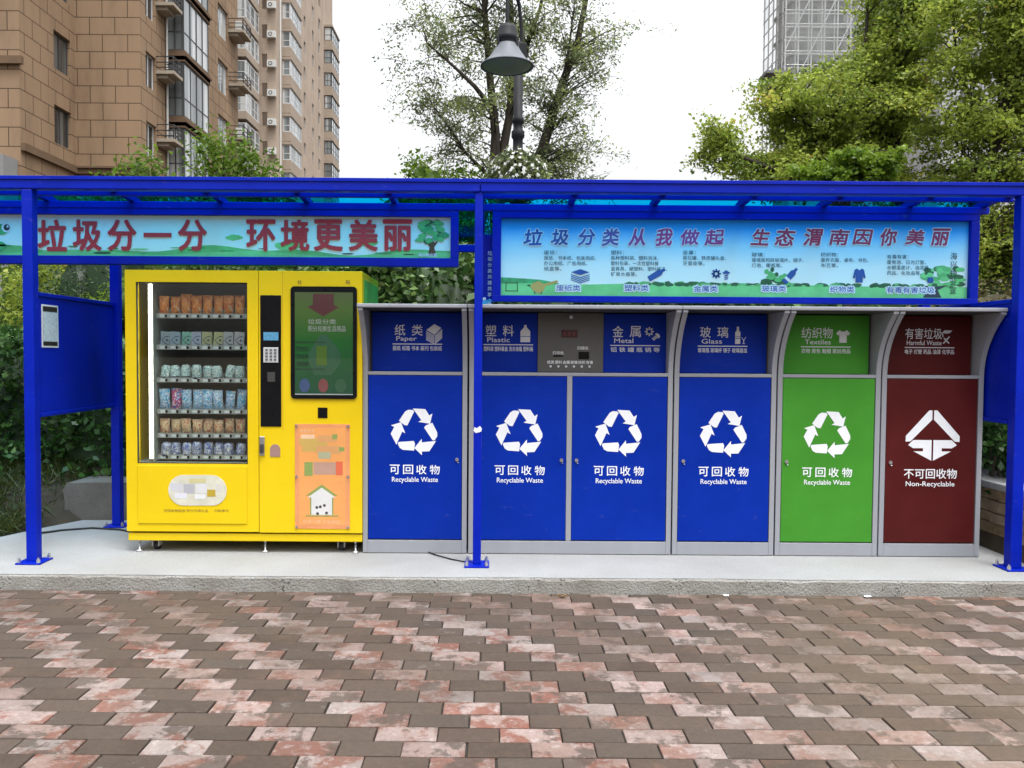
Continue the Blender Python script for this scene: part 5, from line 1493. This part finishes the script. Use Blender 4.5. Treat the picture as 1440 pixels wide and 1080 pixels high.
big_tree('ginkgo_tree', 'slanting-trunked yellow-green tree behind the end post', fr2,
    [([fr2, A(1372, 262, 11.0), A(1398, 210, 11.0), A(1413, 150, 11.0), A(1422, 90, 11.0), A(1420, -40, 11.0)], .085, .03),
     ([A(1398, 210, 11.0), A(1370, 150, 11.2), A(1345, 90, 11.3), A(1340, 20, 11.3)], .045, .012),
     ([A(1380, 250, 11.0), A(1345, 200, 11.2), A(1330, 165, 11.2)], .03, .01)],
    [ell(1380, 60, 11.0, 80, 70, 1.0), ell(1430, 170, 11.0, 70, 90, 1.0), ell(1330, 170, 11.2, 60, 60, .9), ell(1400, 0, 11.0, 90, 50, 1.0), ell(1420, 320, 11.0, 70, 70, .9), ell(1500, 60, 11.0, 80, 100, 1.0), ell(1370, 240, 11.2, 70, 40, .9), ell(1500, 260, 11.0, 60, 80, .9)],
    'yellow', 46000, .060, 90, .19, 43, base=.47, ratio=.62, limbs=220, shell=.25)
big_tree('ginkgo_tree', 'bright fresh-green tree low over the roof in front of the scaffolded tower', (A(1190, 540, 10.6)[0], 10.6, .4),
    [([(A(1190, 540, 10.6)[0], 10.6, .4), A(1195, 330, 10.6), A(1188, 260, 10.6), A(1185, 215, 10.6)], .07, .02)],
    [ell(1180, 235, 10.6, 55, 26, .6), ell(1230, 240, 10.6, 45, 24, .6), ell(1150, 252, 10.6, 45, 22, .5)],
    'bright', 11000, .072, 34, .11, 44, base=.72, ratio=.55, limbs=60)

# grass tufts on the bank
def grass():
    rng = np.random.default_rng(6)
    n = 22000
    x = rng.uniform(-7.5, -3.75, n); y = rng.uniform(5.7, 7.6, n)
    keep = (x < -3.62 - np.clip(6.9 - y, 0, 1.4) * .48 - .02) & (np.sin(x * 3.1 + 1) * np.sin(y * 4.3) + rng.normal(0, .35, n) > -.45)
    x, y = x[keep], y[keep]
    t = np.clip((y - 6.4 + .25 * np.clip(-x - 3.6, 0, 3)) / 1.3, 0, 1); z = .05 + .42 * t * t * (3 - 2 * t)
    c = np.stack([x, y, z + .06], 1)
    o = quads('grass', c, .17, rng.normal(.5, .2, len(c)), LEAF['grass'], None, origin=(-5, 6.6, 0), ratio=.06, up=1.3, rng=rng)
    tag(o, kind='stuff'); tag(o, 'rough grass tufts on the bank beside the concrete slab', 'grass')
grass()

# ---------------------------------------------------------------- street lamp with its flower ball
def lamp():
    Y = 8.4
    base = at(728, 230, Y)
    X = base.x
    t = thing('street_lamp', 'dark street lamp with a wide bell shade on a swan-neck arm', 'street lamp', (X, Y, .35))
    dk = mat('lamp_charcoal', (.016, .017, .020), .6, var=.15, spec=.2)
    z1 = at(738, 60, Y).z
    MB().lathe([(0, .35), (.11, .35), (.11, .42), (.062, .50), (.055, 1.2), (.052, 3.62), (.066, 3.63), (.066, 3.67), (.052, 3.68), (.052, 3.80), (.068, 3.82), (.068, 3.88), (.050, 3.90), (.050, 3.96), (.062, 3.97), (.062, 4.02), (.048, 4.03), (.048, z1), (0, z1 + .01)], (X, Y, 0), 18).build('pole', [dk], t)
    sx, sz = at(712, 120, Y).x, at(712, 120, Y).z
    zt = at(712, 66, Y).z
    yS = Y - .42
    arm = [(X + .03, Y, z1 - .18), (X + .03, Y, z1 + .15), (X + .0, Y - .03, z1 + .38), (X - .06, Y - .12, z1 + .50), (sx + .02, Y - .26, z1 + .52), (sx, yS + .03, z1 + .40), (sx, yS, z1 + .12), (sx, yS, zt - .02)]
    sm = []
    for i in range(len(arm) - 1):
        for s in (0, .5):
            sm.append(tuple(np.array(arm[i]) * (1 - s) + np.array(arm[i + 1]) * s))
    sm.append(arm[-1])
    MB().tube(sm, .019, 10).build('arm', [dk], t)
    k = .262
    zr = sz + .04
    sh = MB().lathe([(.098, zr + .215), (.112, zr + .19), (.14, zr + .14), (.19, zr + .07), (.235, zr + .025), (k, zr + .012), (k + .004, zr), (k - .01, zr - .004), (k - .02, zr + .006), (.18, zr + .06), (.10, zr + .17)], (sx, yS, 0), 32).build('shade', [mat('lamp_shade_grey', (.13, .14, .16), .5, var=.1, spec=.2)], t)
    MB().lathe([(k - .021, zr + .008), (.20, zr - .012), (.12, zr - .026), (0, zr - .03)], (sx, yS, 0), 32).build('lens', [mat('lamp_lens', (.22, .24, .22), .4)], sh)
    MB().lathe([(0, zr + .425), (.03, zr + .42), (.075, zr + .40), (.095, zr + .36), (.10, zr + .30), (.108, zr + .29), (.108, zr + .26), (.10, zr + .25), (.097, zr + .205)], (sx, yS, 0), 28).build('cap', [dk], t)
    for a in range(3):
        u = a * 2.1 - .5
        MB().box(sx + .105 * math.cos(u) - .012, sx + .105 * math.cos(u) + .012, yS + .105 * math.sin(u) - .02, yS + .105 * math.sin(u) + .02, zr + .16, zr + .27).build('bracket', [dk], sh, .003)
    MB().box(X + .0, X + .085, Y - .05, Y + .05, at(738, 98, Y).z, at(738, 62, Y).z).build('ballast_box', [dk], t, .01)
    # ball of white-flowering plants round the pole
    rng = np.random.default_rng(9)
    c = at(735, 250, Y)
    fb = thing('flower_ball', 'ball of small white flowers and green leaves round the lamp pole', 'flowers', (X, Y, c.z - .32))
    d = rng.normal(size=(1500, 3)); d /= np.linalg.norm(d, axis=1)[:, None]
    p = np.array([X, Y, c.z]) + d * (.27 + rng.normal(0, .025, 1500))[:, None] * np.array([1.05, 1, .92])
    quads('foliage', p, .075, rng.normal(.4, .2, 1500), LEAF['fine'], fb, rng=rng, ratio=.5)
    d = rng.normal(size=(210, 3)); d /= np.linalg.norm(d, axis=1)[:, None]
    d = d[(d[:, 2] > -.5)]
    mb = MB()
    for q in d:
        e = np.array([X, Y, c.z]) + q * (.30 + rng.normal(0, .02)) * np.array([1.05, 1, .92])
        u = np.cross(q, [0.3, .2, 1]); u /= np.linalg.norm(u); v = np.cross(q, u)
        r = .024 * rng.uniform(.7, 1.25)
        ring = [e + (u * math.cos(a) + v * math.sin(a)) * r * (1 if i % 2 else .55) + q * (.006 if i % 2 else 0) for i, a in enumerate(np.linspace(0, 2 * math.pi, 11)[:-1])]
        mb.add(ring + [e + q * .004], [(i, (i + 1) % 10, 10) for i in range(10)])
    mb.build('blossom', [mat('petal_white', (.72, .72, .68), .6)], fb)
lamp()
# ---------------------------------------------------------------- buildings
M['brown'] = mat_facade('brown_render', (.275, .186, .117), (.062, .038, .025), 1.05, .70, .018)
M['browntrim'] = mat('brown_trim', (.135, .088, .055), .85, var=.12, scale=1.5, spec=.2)
M['beige'] = mat_facade('beige_render', (.42, .335, .265), (.33, .26, .20), 2.4, 1.5, .02, .03)
M['beigetrim'] = mat('beige_trim', (.33, .27, .215), .85, var=.1, scale=1.0, spec=.2)
M['winframe'] = mat('window_frame_dark', (.045, .048, .050), .5)
M['winwhite'] = mat('window_frame_white', (.55, .56, .57), .5)
M['rail'] = mat('rail_black', (.02, .02, .022), .5)
M['acwhite'] = mat('air_conditioner_white', (.55, .55, .53), .5, var=.08)
M['soffit'] = mat('slab_edge', (.30, .255, .20), .85, var=.1)
def mat_window(name, tone, light):
    """window glass: dim room and curtains, the pale version with sky reflection painted in; panes differ"""
    m, n, l, b = nodes(name)
    oi = N(n, 'ShaderNodeObjectInfo'); ge = N(n, 'ShaderNodeNewGeometry')
    sp = N(n, 'ShaderNodeSeparateXYZ'); l.new(ge.outputs['Position'], sp.inputs[0])
    ad = N(n, 'ShaderNodeMath', operation='ADD'); l.new(sp.outputs['X'], ad.inputs[0]); l.new(sp.outputs['Y'], ad.inputs[1])
    cb = N(n, 'ShaderNodeCombineXYZ'); l.new(ad.outputs[0], cb.inputs[0]); l.new(oi.outputs['Random'], cb.inputs[1])
    mp = N(n, 'ShaderNodeMapping'); mp.inputs['Scale'].default_value = (1.1, 40, 1); l.new(cb.outputs[0], mp.inputs[0])
    nz = N(n, 'ShaderNodeTexNoise', Scale=1.0, Detail=2.0); l.new(mp.outputs[0], nz.inputs['Vector'])
    r = ramp(n, [(.42, tone), (.52, tuple(x * 1.8 for x in tone)), (.60, light)]); l.new(nz.outputs[0], r.inputs[0])
    l.new(r.outputs[0], b.inputs['Base Color'])
    b.inputs['Roughness'].default_value = .04
    b.inputs['Specular IOR Level'].default_value = .8
    return m
M['pane'] = mat_window('window_pane', (.018, .020, .022), (.16, .16, .155))
M['panesky'] = mat_window('window_pane_sky_reflection', (.13, .145, .15), (.50, .52, .52))  # pale tones paint a bright sky reflection into these panes

class Face:
    """a wall plane: u runs along it, z up, d outwards; maps to world"""
    def __init__(s, axis, c, sgn): s.axis, s.c, s.sgn = axis, c, sgn
    def p(s, u, d, z): return (u, s.c + s.sgn * d, z) if s.axis == 'y' else (s.c + s.sgn * d, u, z)
    def box(s, mb, u0, u1, d0, d1, z0, z1, m=0):
        a = s.p(u0, d0, z0); b = s.p(u1, d1, z1)
        return mb.box(min(a[0], b[0]), max(a[0], b[0]), min(a[1], b[1]), max(a[1], b[1]), min(a[2], b[2]), max(a[2], b[2]), m)

def wall(mb, F, u0, u1, z0, z1, holes, depth=.22, m=0):
    """wall with real openings: the cells left over, and the reveals of every opening"""
    us = sorted({u0, u1} | {h[0] for h in holes} | {h[1] for h in holes}); zs = sorted({z0, z1} | {h[2] for h in holes} | {h[3] for h in holes})
    us = [u for u in us if u0 <= u <= u1]; zs = [z for z in zs if z0 <= z <= z1]
    for a, b in zip(us[:-1], us[1:]):
        run = None
        for c, d in zip(zs[:-1], zs[1:]):
            inh = any(h[0] <= (a + b) / 2 <= h[1] and h[2] <= (c + d) / 2 <= h[3] for h in holes)
            if inh:
                if run: mb.add([F.p(a, 0, run[0]), F.p(b, 0, run[0]), F.p(b, 0, run[1]), F.p(a, 0, run[1])], [(0, 1, 2, 3)], m); run = None
            else: run = (run[0], d) if run else (c, d)
        if run: mb.add([F.p(a, 0, run[0]), F.p(b, 0, run[0]), F.p(b, 0, run[1]), F.p(a, 0, run[1])], [(0, 1, 2, 3)], m)
    for a, b, c, d in holes:
        for q in ([(a, c), (b, c)], [(b, c), (b, d)], [(b, d), (a, d)], [(a, d), (a, c)]):
            (p, r) = q
            mb.add([F.p(p[0], 0, p[1]), F.p(r[0], 0, r[1]), F.p(r[0], -depth, r[1]), F.p(p[0], -depth, p[1])], [(0, 1, 2, 3)], m)

def window(t, F, u0, u1, z0, z1, fm, pm, cols=2, trans=.0, d=-.16, bar=.055):
    mb = MB()
    F.box(mb, u0, u1, d - .03, d + .03, z0, z0 + bar); F.box(mb, u0, u1, d - .03, d + .03, z1 - bar, z1)
    for i in range(cols + 1):
        u = u0 + (u1 - u0 - bar) * i / cols
        F.box(mb, u, u + bar, d - .03, d + .03, z0 + bar, z1 - bar)
    if trans: F.box(mb, u0 + bar, u1 - bar, d - .02, d + .02, z0 + (z1 - z0) * trans, z0 + (z1 - z0) * trans + bar * .8)
    w_ = mb.build('window', [fm], t)
    MB().add([F.p(u0, d, z0), F.p(u1, d, z0), F.p(u1, d, z1), F.p(u0, d, z1)], [(0, 1, 2, 3)]).build('pane', [pm], w_)
    return w_

def ac_unit(t, F, u, z, w_=.85, h=.55, dep=.33, d0=.1):
    mb = MB(); F.box(mb, u, u + w_, d0, d0 + dep, z, z + h)
    o = mb.build('air_conditioner', [M['acwhite']], t, .02)
    g_ = MB()
    c = F.p(u + w_ * .40, d0 + dep + .012, z + h / 2)
    n = 14
    vs = []
    for r in (.14, .22):
        for i in range(n):
            a = 2 * math.pi * i / n
            vs.append(F.p(u + w_ * .40 + r * math.cos(a), d0 + dep + .012, z + h / 2 + r * math.sin(a)))
    g_.add(vs, [(i, (i + 1) % n, n + (i + 1) % n, n + i) for i in range(n)]); g_.build('fan_grille', [M['rail']], o)

def railed_ledge(t, F, u0, u1, z, proj=.75, rail=.62, sm=None):
    mb = MB(); F.box(mb, u0, u1, 0, proj, z - .14, z)
    F.box(mb, u0 + .12, u1 - .12, 0, proj * .6, z - .30, z - .141)
    s = mb.build('ledge', [sm or M['soffit']], t)
    r = MB(); b = .035
    for zz in (z + .12, z + .34, z + rail - b):
        F.box(r, u0 + .02, u1 - .02, proj - .06, proj - .06 + b, zz, zz + b)
        F.box(r, u0 + .02, u0 + .02 + b, 0, proj - .061, zz, zz + b); F.box(r, u1 - .02 - b, u1 - .02, 0, proj - .061, zz, zz + b)
    for u in (u0 + .015, (u0 + u1) / 2, u1 - .015 - b): F.box(r, u, u + b, proj - .065, proj - .02, z + .001, z + rail)
    r.build('railing', [M['rail']], s)

FLH = 2.92
def brown_block():
    t = thing('apartment_block', 'brown rendered apartment block scored into large blocks, with bay windows', 'apartment building', (-18, 36, 0), 'apartment buildings beyond the shelter')
    XB, XD, YA, YC, YE, H = -17.42, -14.72, 29.6, 33.5, 46.2, 24.0
    FA, FB, FC, FD = Face('y', YA, -1), Face('x', XB, 1), Face('y', YC, -1), Face('x', XD, 1)
    zw0 = 9.86                                          # sill of the lowest full storey in view
    sills = [zw0 + FLH * k for k in range(-3, 5)]
    mb = MB(); W = []
    ha = [(-20.6, -19.0, s, s + 1.55) for s in sills]
    hb = [(31.9, 33.15, s, s + 1.50) for s in sills]
    wall(mb, FA, -30, XB, 0, H, [h for h in ha if h[3] < H]); wall(mb, FB, YA, YC, 0, H, [h for h in hb if h[3] < H])
    wall(mb, FC, XB, XD, 0, H, [])
    hd = []
    for s in sills:
        hd += [(34.05, 35.05, s + .05, s + 1.50), (39.75, 40.75, s - .1, s + 1.50), (42.9, 44.5, s - .1, s + 1.55)]
    hd = [h for h in hd if h[3] < H and h[2] > 0]
    bays = [(36.2, 39.3, s - .62, s + 2.05) for s in sills if s + 2.2 < H]
    wall(mb, FD, YC, YE, 0, H, hd)
    wall(mb, Face('y', YE, 1), XD, -30, 0, H, [])
    mb.add([(-30, YA, H), (XB, YA, H), (XB, YC, H), (XD, YC, H), (XD, YE, H), (-30, YE, H)], [(0, 1, 2, 3, 4, 5)])
    mb.build('wall', [M['brown']], t)
    for h in ha:
        if 6 < h[2] and h[3] < 18: window(t, FA, *h, M['winframe'], M['pane'], 2)
    for h in hb:
        if 6 < h[2] and h[3] < 18: window(t, FB, *h, M['winframe'], M['pane'], 2)
    for i, h in enumerate(hd):
        if 5 < h[2] and h[3] < 22: window(t, FD, *h, M['winwhite'] if i % 3 != 1 else M['winframe'], M['panesky'] if i % 3 == 2 else M['pane'], 2)
    P_ = .78
    for (u0, u1, z0, z1) in bays:
        if z1 < 6: continue
        b = MB(); FD.box(b, u0 - .06, u1 + .06, 0, P_ + .05, z0 - .42, z0); by = b.build('bay_sill', [M['browntrim']], t)
        b = MB(); FD.box(b, u0 - .06, u1 + .06, 0, P_ + .05, z1 - .25, z1)
        FD.box(b, u0 - .12, u1 + .12, 0, P_ + .13, z1 - .26 + .24, z1 + .09)
        b.build('bay_head', [M['browntrim']], t)
        FF = Face('x', XD + P_, 1); FS = Face('y', u0, -1)
        window(by, FF, u0, u1, z0 + .003, z1 - .255, M['winframe'], M['panesky'], 4, .34, -.03)
        window(by, FS, XD + .02, XD + P_ - .06, z0 + .003, z1 - .255, M['winframe'], M['panesky'], 2, .34, -.03)
        window(by, Face('y', u1, 1), XD + .02, XD + P_ - .06, z0 + .003, z1 - .255, M['winframe'], M['panesky'], 2, .34, -.03)
    for k, s in enumerate(sills):
        if s < 6 or s > 20: continue
        railed_ledge(t, FD, 35.05, 36.05, s + 1.02 + (.0), .78)
        railed_ledge(t, FD, 44.55, 46.0, s + .75, .85)
        if k in (4, 6):
            ac_unit(t, FD, 44.8, s + .76, .85, .55, .33, .3)
    tr = MB()                                           # string courses
    for z in (zw0 - .62,):
        FB.box(tr, YA, YC, 0, .16, z - .28, z); FC.box(tr, XB + .161, XD + .16, 0, .16, z - .28, z); FA.box(tr, -30, XB + .16, 0, .16, z - .28 + 3.1, z + 3.1)
        FD.box(tr, YC, 34.0, 0, .158, z - .28, z)
        FC.box(tr, XB + .1611, XD + .24, .161, .24, z - .06, z + .02)
    tr.build('string_course', [M['browntrim']], t)
    dp = MB(); dp.tube([(XD + .08, 36.05, 0), (XD + .08, 36.05, H)], .055, 8); dp.build('downpipe', [M['acwhite']], t)
    # dark recessed entrance storey and pillar by the corner
    en = MB(); FB.box(en, 30.1, 33.2, .02, .30, 5.4, 8.0); en.build('awning', [M['winframe']], t)
    pl = MB(); FA.box(pl, XB - .95, XB - .1, .02, .9, 0, 8.6); pl.build('pillar', [mat('pillar_grey', (.20, .20, .20), .8)], t)
brown_block()

def tower():
    t = thing('apartment_tower', 'tall beige apartment tower with glazed bays and white air conditioners', 'apartment building', (-30, 95, 0), 'apartment buildings beyond the shelter')
    H = 78; XA, XM, YF, YM, YE = -26.9, -24.4, 74, 90, 121
    F1, F2, F3 = Face('x', XA, 1), Face('y', YM, -1), Face('x', XM, 1)
    fl = [3.2 * k + .9 for k in range(24)]
    vis = [z for z in fl if 18 < z < 50]
    mb = MB()
    h3 = []
    for z in fl:
        h3 += [(98.4, 100.6, z + .5, z + 2.2), (102.9, 103.9, z + .6, z + 2.1), (107.6, 108.5, z + .6, z + 2.1), (111.4, 112.6, z + .6, z + 2.1)]
    h3 = [h for h in h3 if 15 < h[2] < 52]
    h1 = [(80.6, 82.2, z + .4, z + 2.2) for z in fl if 15 < z < 52]
    h2 = [(-26.0, -25.4, z + .5, z + 2.0) for z in fl if 15 < z < 52]
    wall(mb, F1, YF, YM, 0, H, h1); wall(mb, F2, XA, XM, 0, H, h2); wall(mb, F3, YM, YE, 0, H, h3)
    wall(mb, Face('y', YF, -1), -48, XA, 0, H, []); wall(mb, Face('y', YE, 1), -48, XM, 0, H, [])
    mb.add([(-48, YF, H), (XA, YF, H), (XA, YM, H), (XM, YM, H), (XM, YE, H), (-48, YE, H)], [(0, 1, 2, 3, 4, 5)])
    mb.build('wall', [M['beige']], t)
    for h in h3:
        if 20 < h[2] < 48: window(t, F3, *h, M['winwhite'], M['pane'], 2 if h[1] - h[0] > 1.5 else 1, 0, -.14, .09)
    for z in vis:
        if z > 47: continue
        b = MB(); F3.box(b, 92.6, 97.6, 0, .95, z - .5, z + .55); by = b.build('bay_sill', [M['beigetrim']], t)
        b = MB(); F3.box(b, 92.5, 97.7, 0, 1.05, z + 2.30, z + 2.62); b.build('bay_head', [M['beigetrim']], t)
        window(by, Face('x', XM + .95, 1), 92.6, 97.6, z + .553, z + 2.297, M['winwhite'], M['panesky'], 4, .4, -.04, .09)
        window(by, Face('y', 92.6, -1), XM + .02, XM + .88, z + .553, z + 2.297, M['winwhite'], M['panesky'], 1, .4, -.04, .09)
        b = MB(); F3.box(b, 115.2, 120.4, 0, 1.1, z - .5, z + .45); by = b.build('bay_sill', [M['beigetrim']], t)
        b = MB(); F3.box(b, 115.1, 120.5, 0, 1.2, z + 2.35, z + 2.65); b.build('bay_head', [M['beigetrim']], t)
        window(by, Face('x', XM + 1.1, 1), 115.2, 120.4, z + .453, z + 2.347, M['winframe'], M['panesky'], 4, .4, -.04, .09)
        window(by, Face('y', 115.2, -1), XM + .02, XM + 1.02, z + .453, z + 2.347, M['winframe'], M['panesky'], 1, .4, -.04, .09)
        ac_unit(t, F2, -25.3, z + .4, .95, .75, .4, .15)
        b = MB(); F1.box(b, 84.0, 88.6, 0, 1.0, z - .5, z + .3); by = b.build('bay', [M['beigetrim']], t)
        window(by, Face('x', XA + 1.0, 1), 84.0, 88.6, z + .303, z + 2.3, M['winwhite'], M['panesky'], 3, .4, -.04, .09)
        window(by, Face('y', 84.0, -1), XA + .02, XA + .92, z + .303, z + 2.3, M['winwhite'], M['panesky'], 1, .4, -.04, .09)
        railed_ledge(t, F1, 78.6, 80.2, z + .6, .9, .9)
    for F, u in ((F1, 83.2), (F1, 89.2), (F3, 91.3)):
        p = F.p(u, .1, 0); MB().tube([p, (p[0], p[1], H)], .11, 6).build('downpipe', [M['acwhite']], t)
tower()

def construction():
    """unfinished concrete tower wrapped in tube scaffolding and netting"""
    t = thing('unfinished_tower', 'grey concrete tower under construction wrapped in scaffolding', 'building', (40, 95, 0), 'apartment buildings beyond the shelter')
    cg = mat('raw_concrete', (.30, .30, .295), .9, var=.15, scale=.3)
    dk = mat('opening_shade', (.11, .11, .115), .9)
    Y, X0, X1, H = 95.0, 34.7, 58.0, 66.0
    mb = MB().box(X0, X1, Y, Y + 5.5, 0, H)
    mb.build('wall', [cg], t)
    fl = [3.1 * k for k in range(7, 17)]
    sl_ = MB()
    for z in fl: sl_.box(X0 - .35, X1, Y - .35, Y + 5.8, z - .22, z)
    sl_.build('floor_slab', [mat('slab_pale', (.36, .36, .36), .9, var=.1)], t)
    for z in fl[2:]:
        for x in (35.6, 38.6, 41.8):
            MB().box(x, x + 2.0, Y - .05, Y + .1, z + .5, z + 2.3).build('opening', [dk], t)  # solid dark panels: shade of openings painted onto the wall
    sc = MB()                                           # scaffold standards, ledgers and braces
    r = .085
    for x in np.arange(X0 - 1.3, 44, 1.5):
        for y in (Y - 1.5, Y - .6): sc.tube([(x, y, 24), (x, y, H)], r, 4, cap=False, smooth=False)
    for y in np.arange(Y - .5, Y + 6.2, 1.6): sc.tube([(X0 - 1.3, y, 24), (X0 - 1.3, y, H)], r, 4, cap=False, smooth=False)
    for z in np.arange(24.5, 52, 1.55):
        for y in (Y - 1.5, Y - .6): sc.tube([(X0 - 1.3, y, z), (44, y, z)], r, 4, cap=False, smooth=False)
        sc.tube([(X0 - 1.3, Y - 1.5, z), (X0 - 1.3, Y + 6.2, z)], r, 4, cap=False, smooth=False)
    for z in np.arange(24.5, 50, 6.3):
        for x in np.arange(X0 - 1.3, 43, 3.0): sc.tube([(x, Y - 1.56, z), (x + 3.0, Y - 1.56, z + 6.3)], r * .7, 4, cap=False, smooth=False)
    sc.build('scaffold_pole', [mat('scaffold_steel', (.62, .63, .64), .6)], t)
    net, n, l, b = nodes('scaffold_netting')
    b.inputs['Base Color'].default_value = (.42, .44, .43, 1); b.inputs['Roughness'].default_value = .9
    tb = N(n, 'ShaderNodeBsdfTransparent'); mx = N(n, 'ShaderNodeMixShader')
    ge = N(n, 'ShaderNodeNewGeometry'); nz = N(n, 'ShaderNodeTexNoise', Scale=.25, Detail=6.0); l.new(ge.outputs['Position'], nz.inputs['Vector'])
    rr = ramp(n, [(.35, .06), (.7, .30)]); l.new(nz.outputs[0], rr.inputs[0]); l.new(rr.outputs[0], mx.inputs[0])
    l.new(tb.outputs[0], mx.inputs[1]); l.new(b.outputs[0], mx.inputs[2]); l.new(mx.outputs[0], n['Material Output'].inputs[0])
    MB().box(X0 - 1.36, 44, Y - 1.64, Y - 1.62, 35.5, H).box(X0 - 1.42, X0 - 1.40, Y - 1.6, Y + 6.2, 30, H).build('netting', [net], t)
    pf = MB().box(X0 - 3.6, X0 - .4, Y - 2.2, Y + .8, 34.2, 34.5)
    for k in range(7): pf.box(X0 - 3.5 + k * .42, X0 - 3.42 + k * .42, Y - 2.2, Y - 2.1, 34.51, 35.3)
    pf.tube([(X0 - 3.4, Y - 1, 34.2), (X0 - .4, Y - 1, 31.2)], .12, 6)
    pf.build('loading_platform', [mat('platform_grey', (.16, .16, .17), .8)], t)
construction()

def pale_block():
    t = thing('apartment_block', 'pale lilac-grey block glimpsed through the yellow-green trees', 'apartment building', (42, 62, 0), 'apartment buildings beyond the shelter')
    pg = mat_facade('pale_render', (.42, .42, .45), (.34, .34, .37), 3.0, 1.5, .03, .03)
    F = Face('y', 60, -1); holes = [(x, x + 1.4, z, z + 1.5) for z in np.arange(8, 36, 3.0) for x in np.arange(34.5, 48, 3.6)]
    mb = MB(); wall(mb, F, 33, 50, 0, 40, holes); wall(mb, Face('x', 33, -1), 60, 67, 0, 40, []); wall(mb, Face('x', 50, 1), 60, 67, 0, 40, [])
    mb.add([(33, 60, 40), (50, 60, 40), (50, 67, 40), (33, 67, 40)], [(0, 1, 2, 3)])
    mb.build('wall', [pg], t)
    for h in holes: window(t, F, *h, M['winwhite'], M['pane'], 2, 0, -.14, .07)
pale_block()
print('faces', sum(len(o.data.polygons) for o in SC.objects if o.type == 'MESH'))
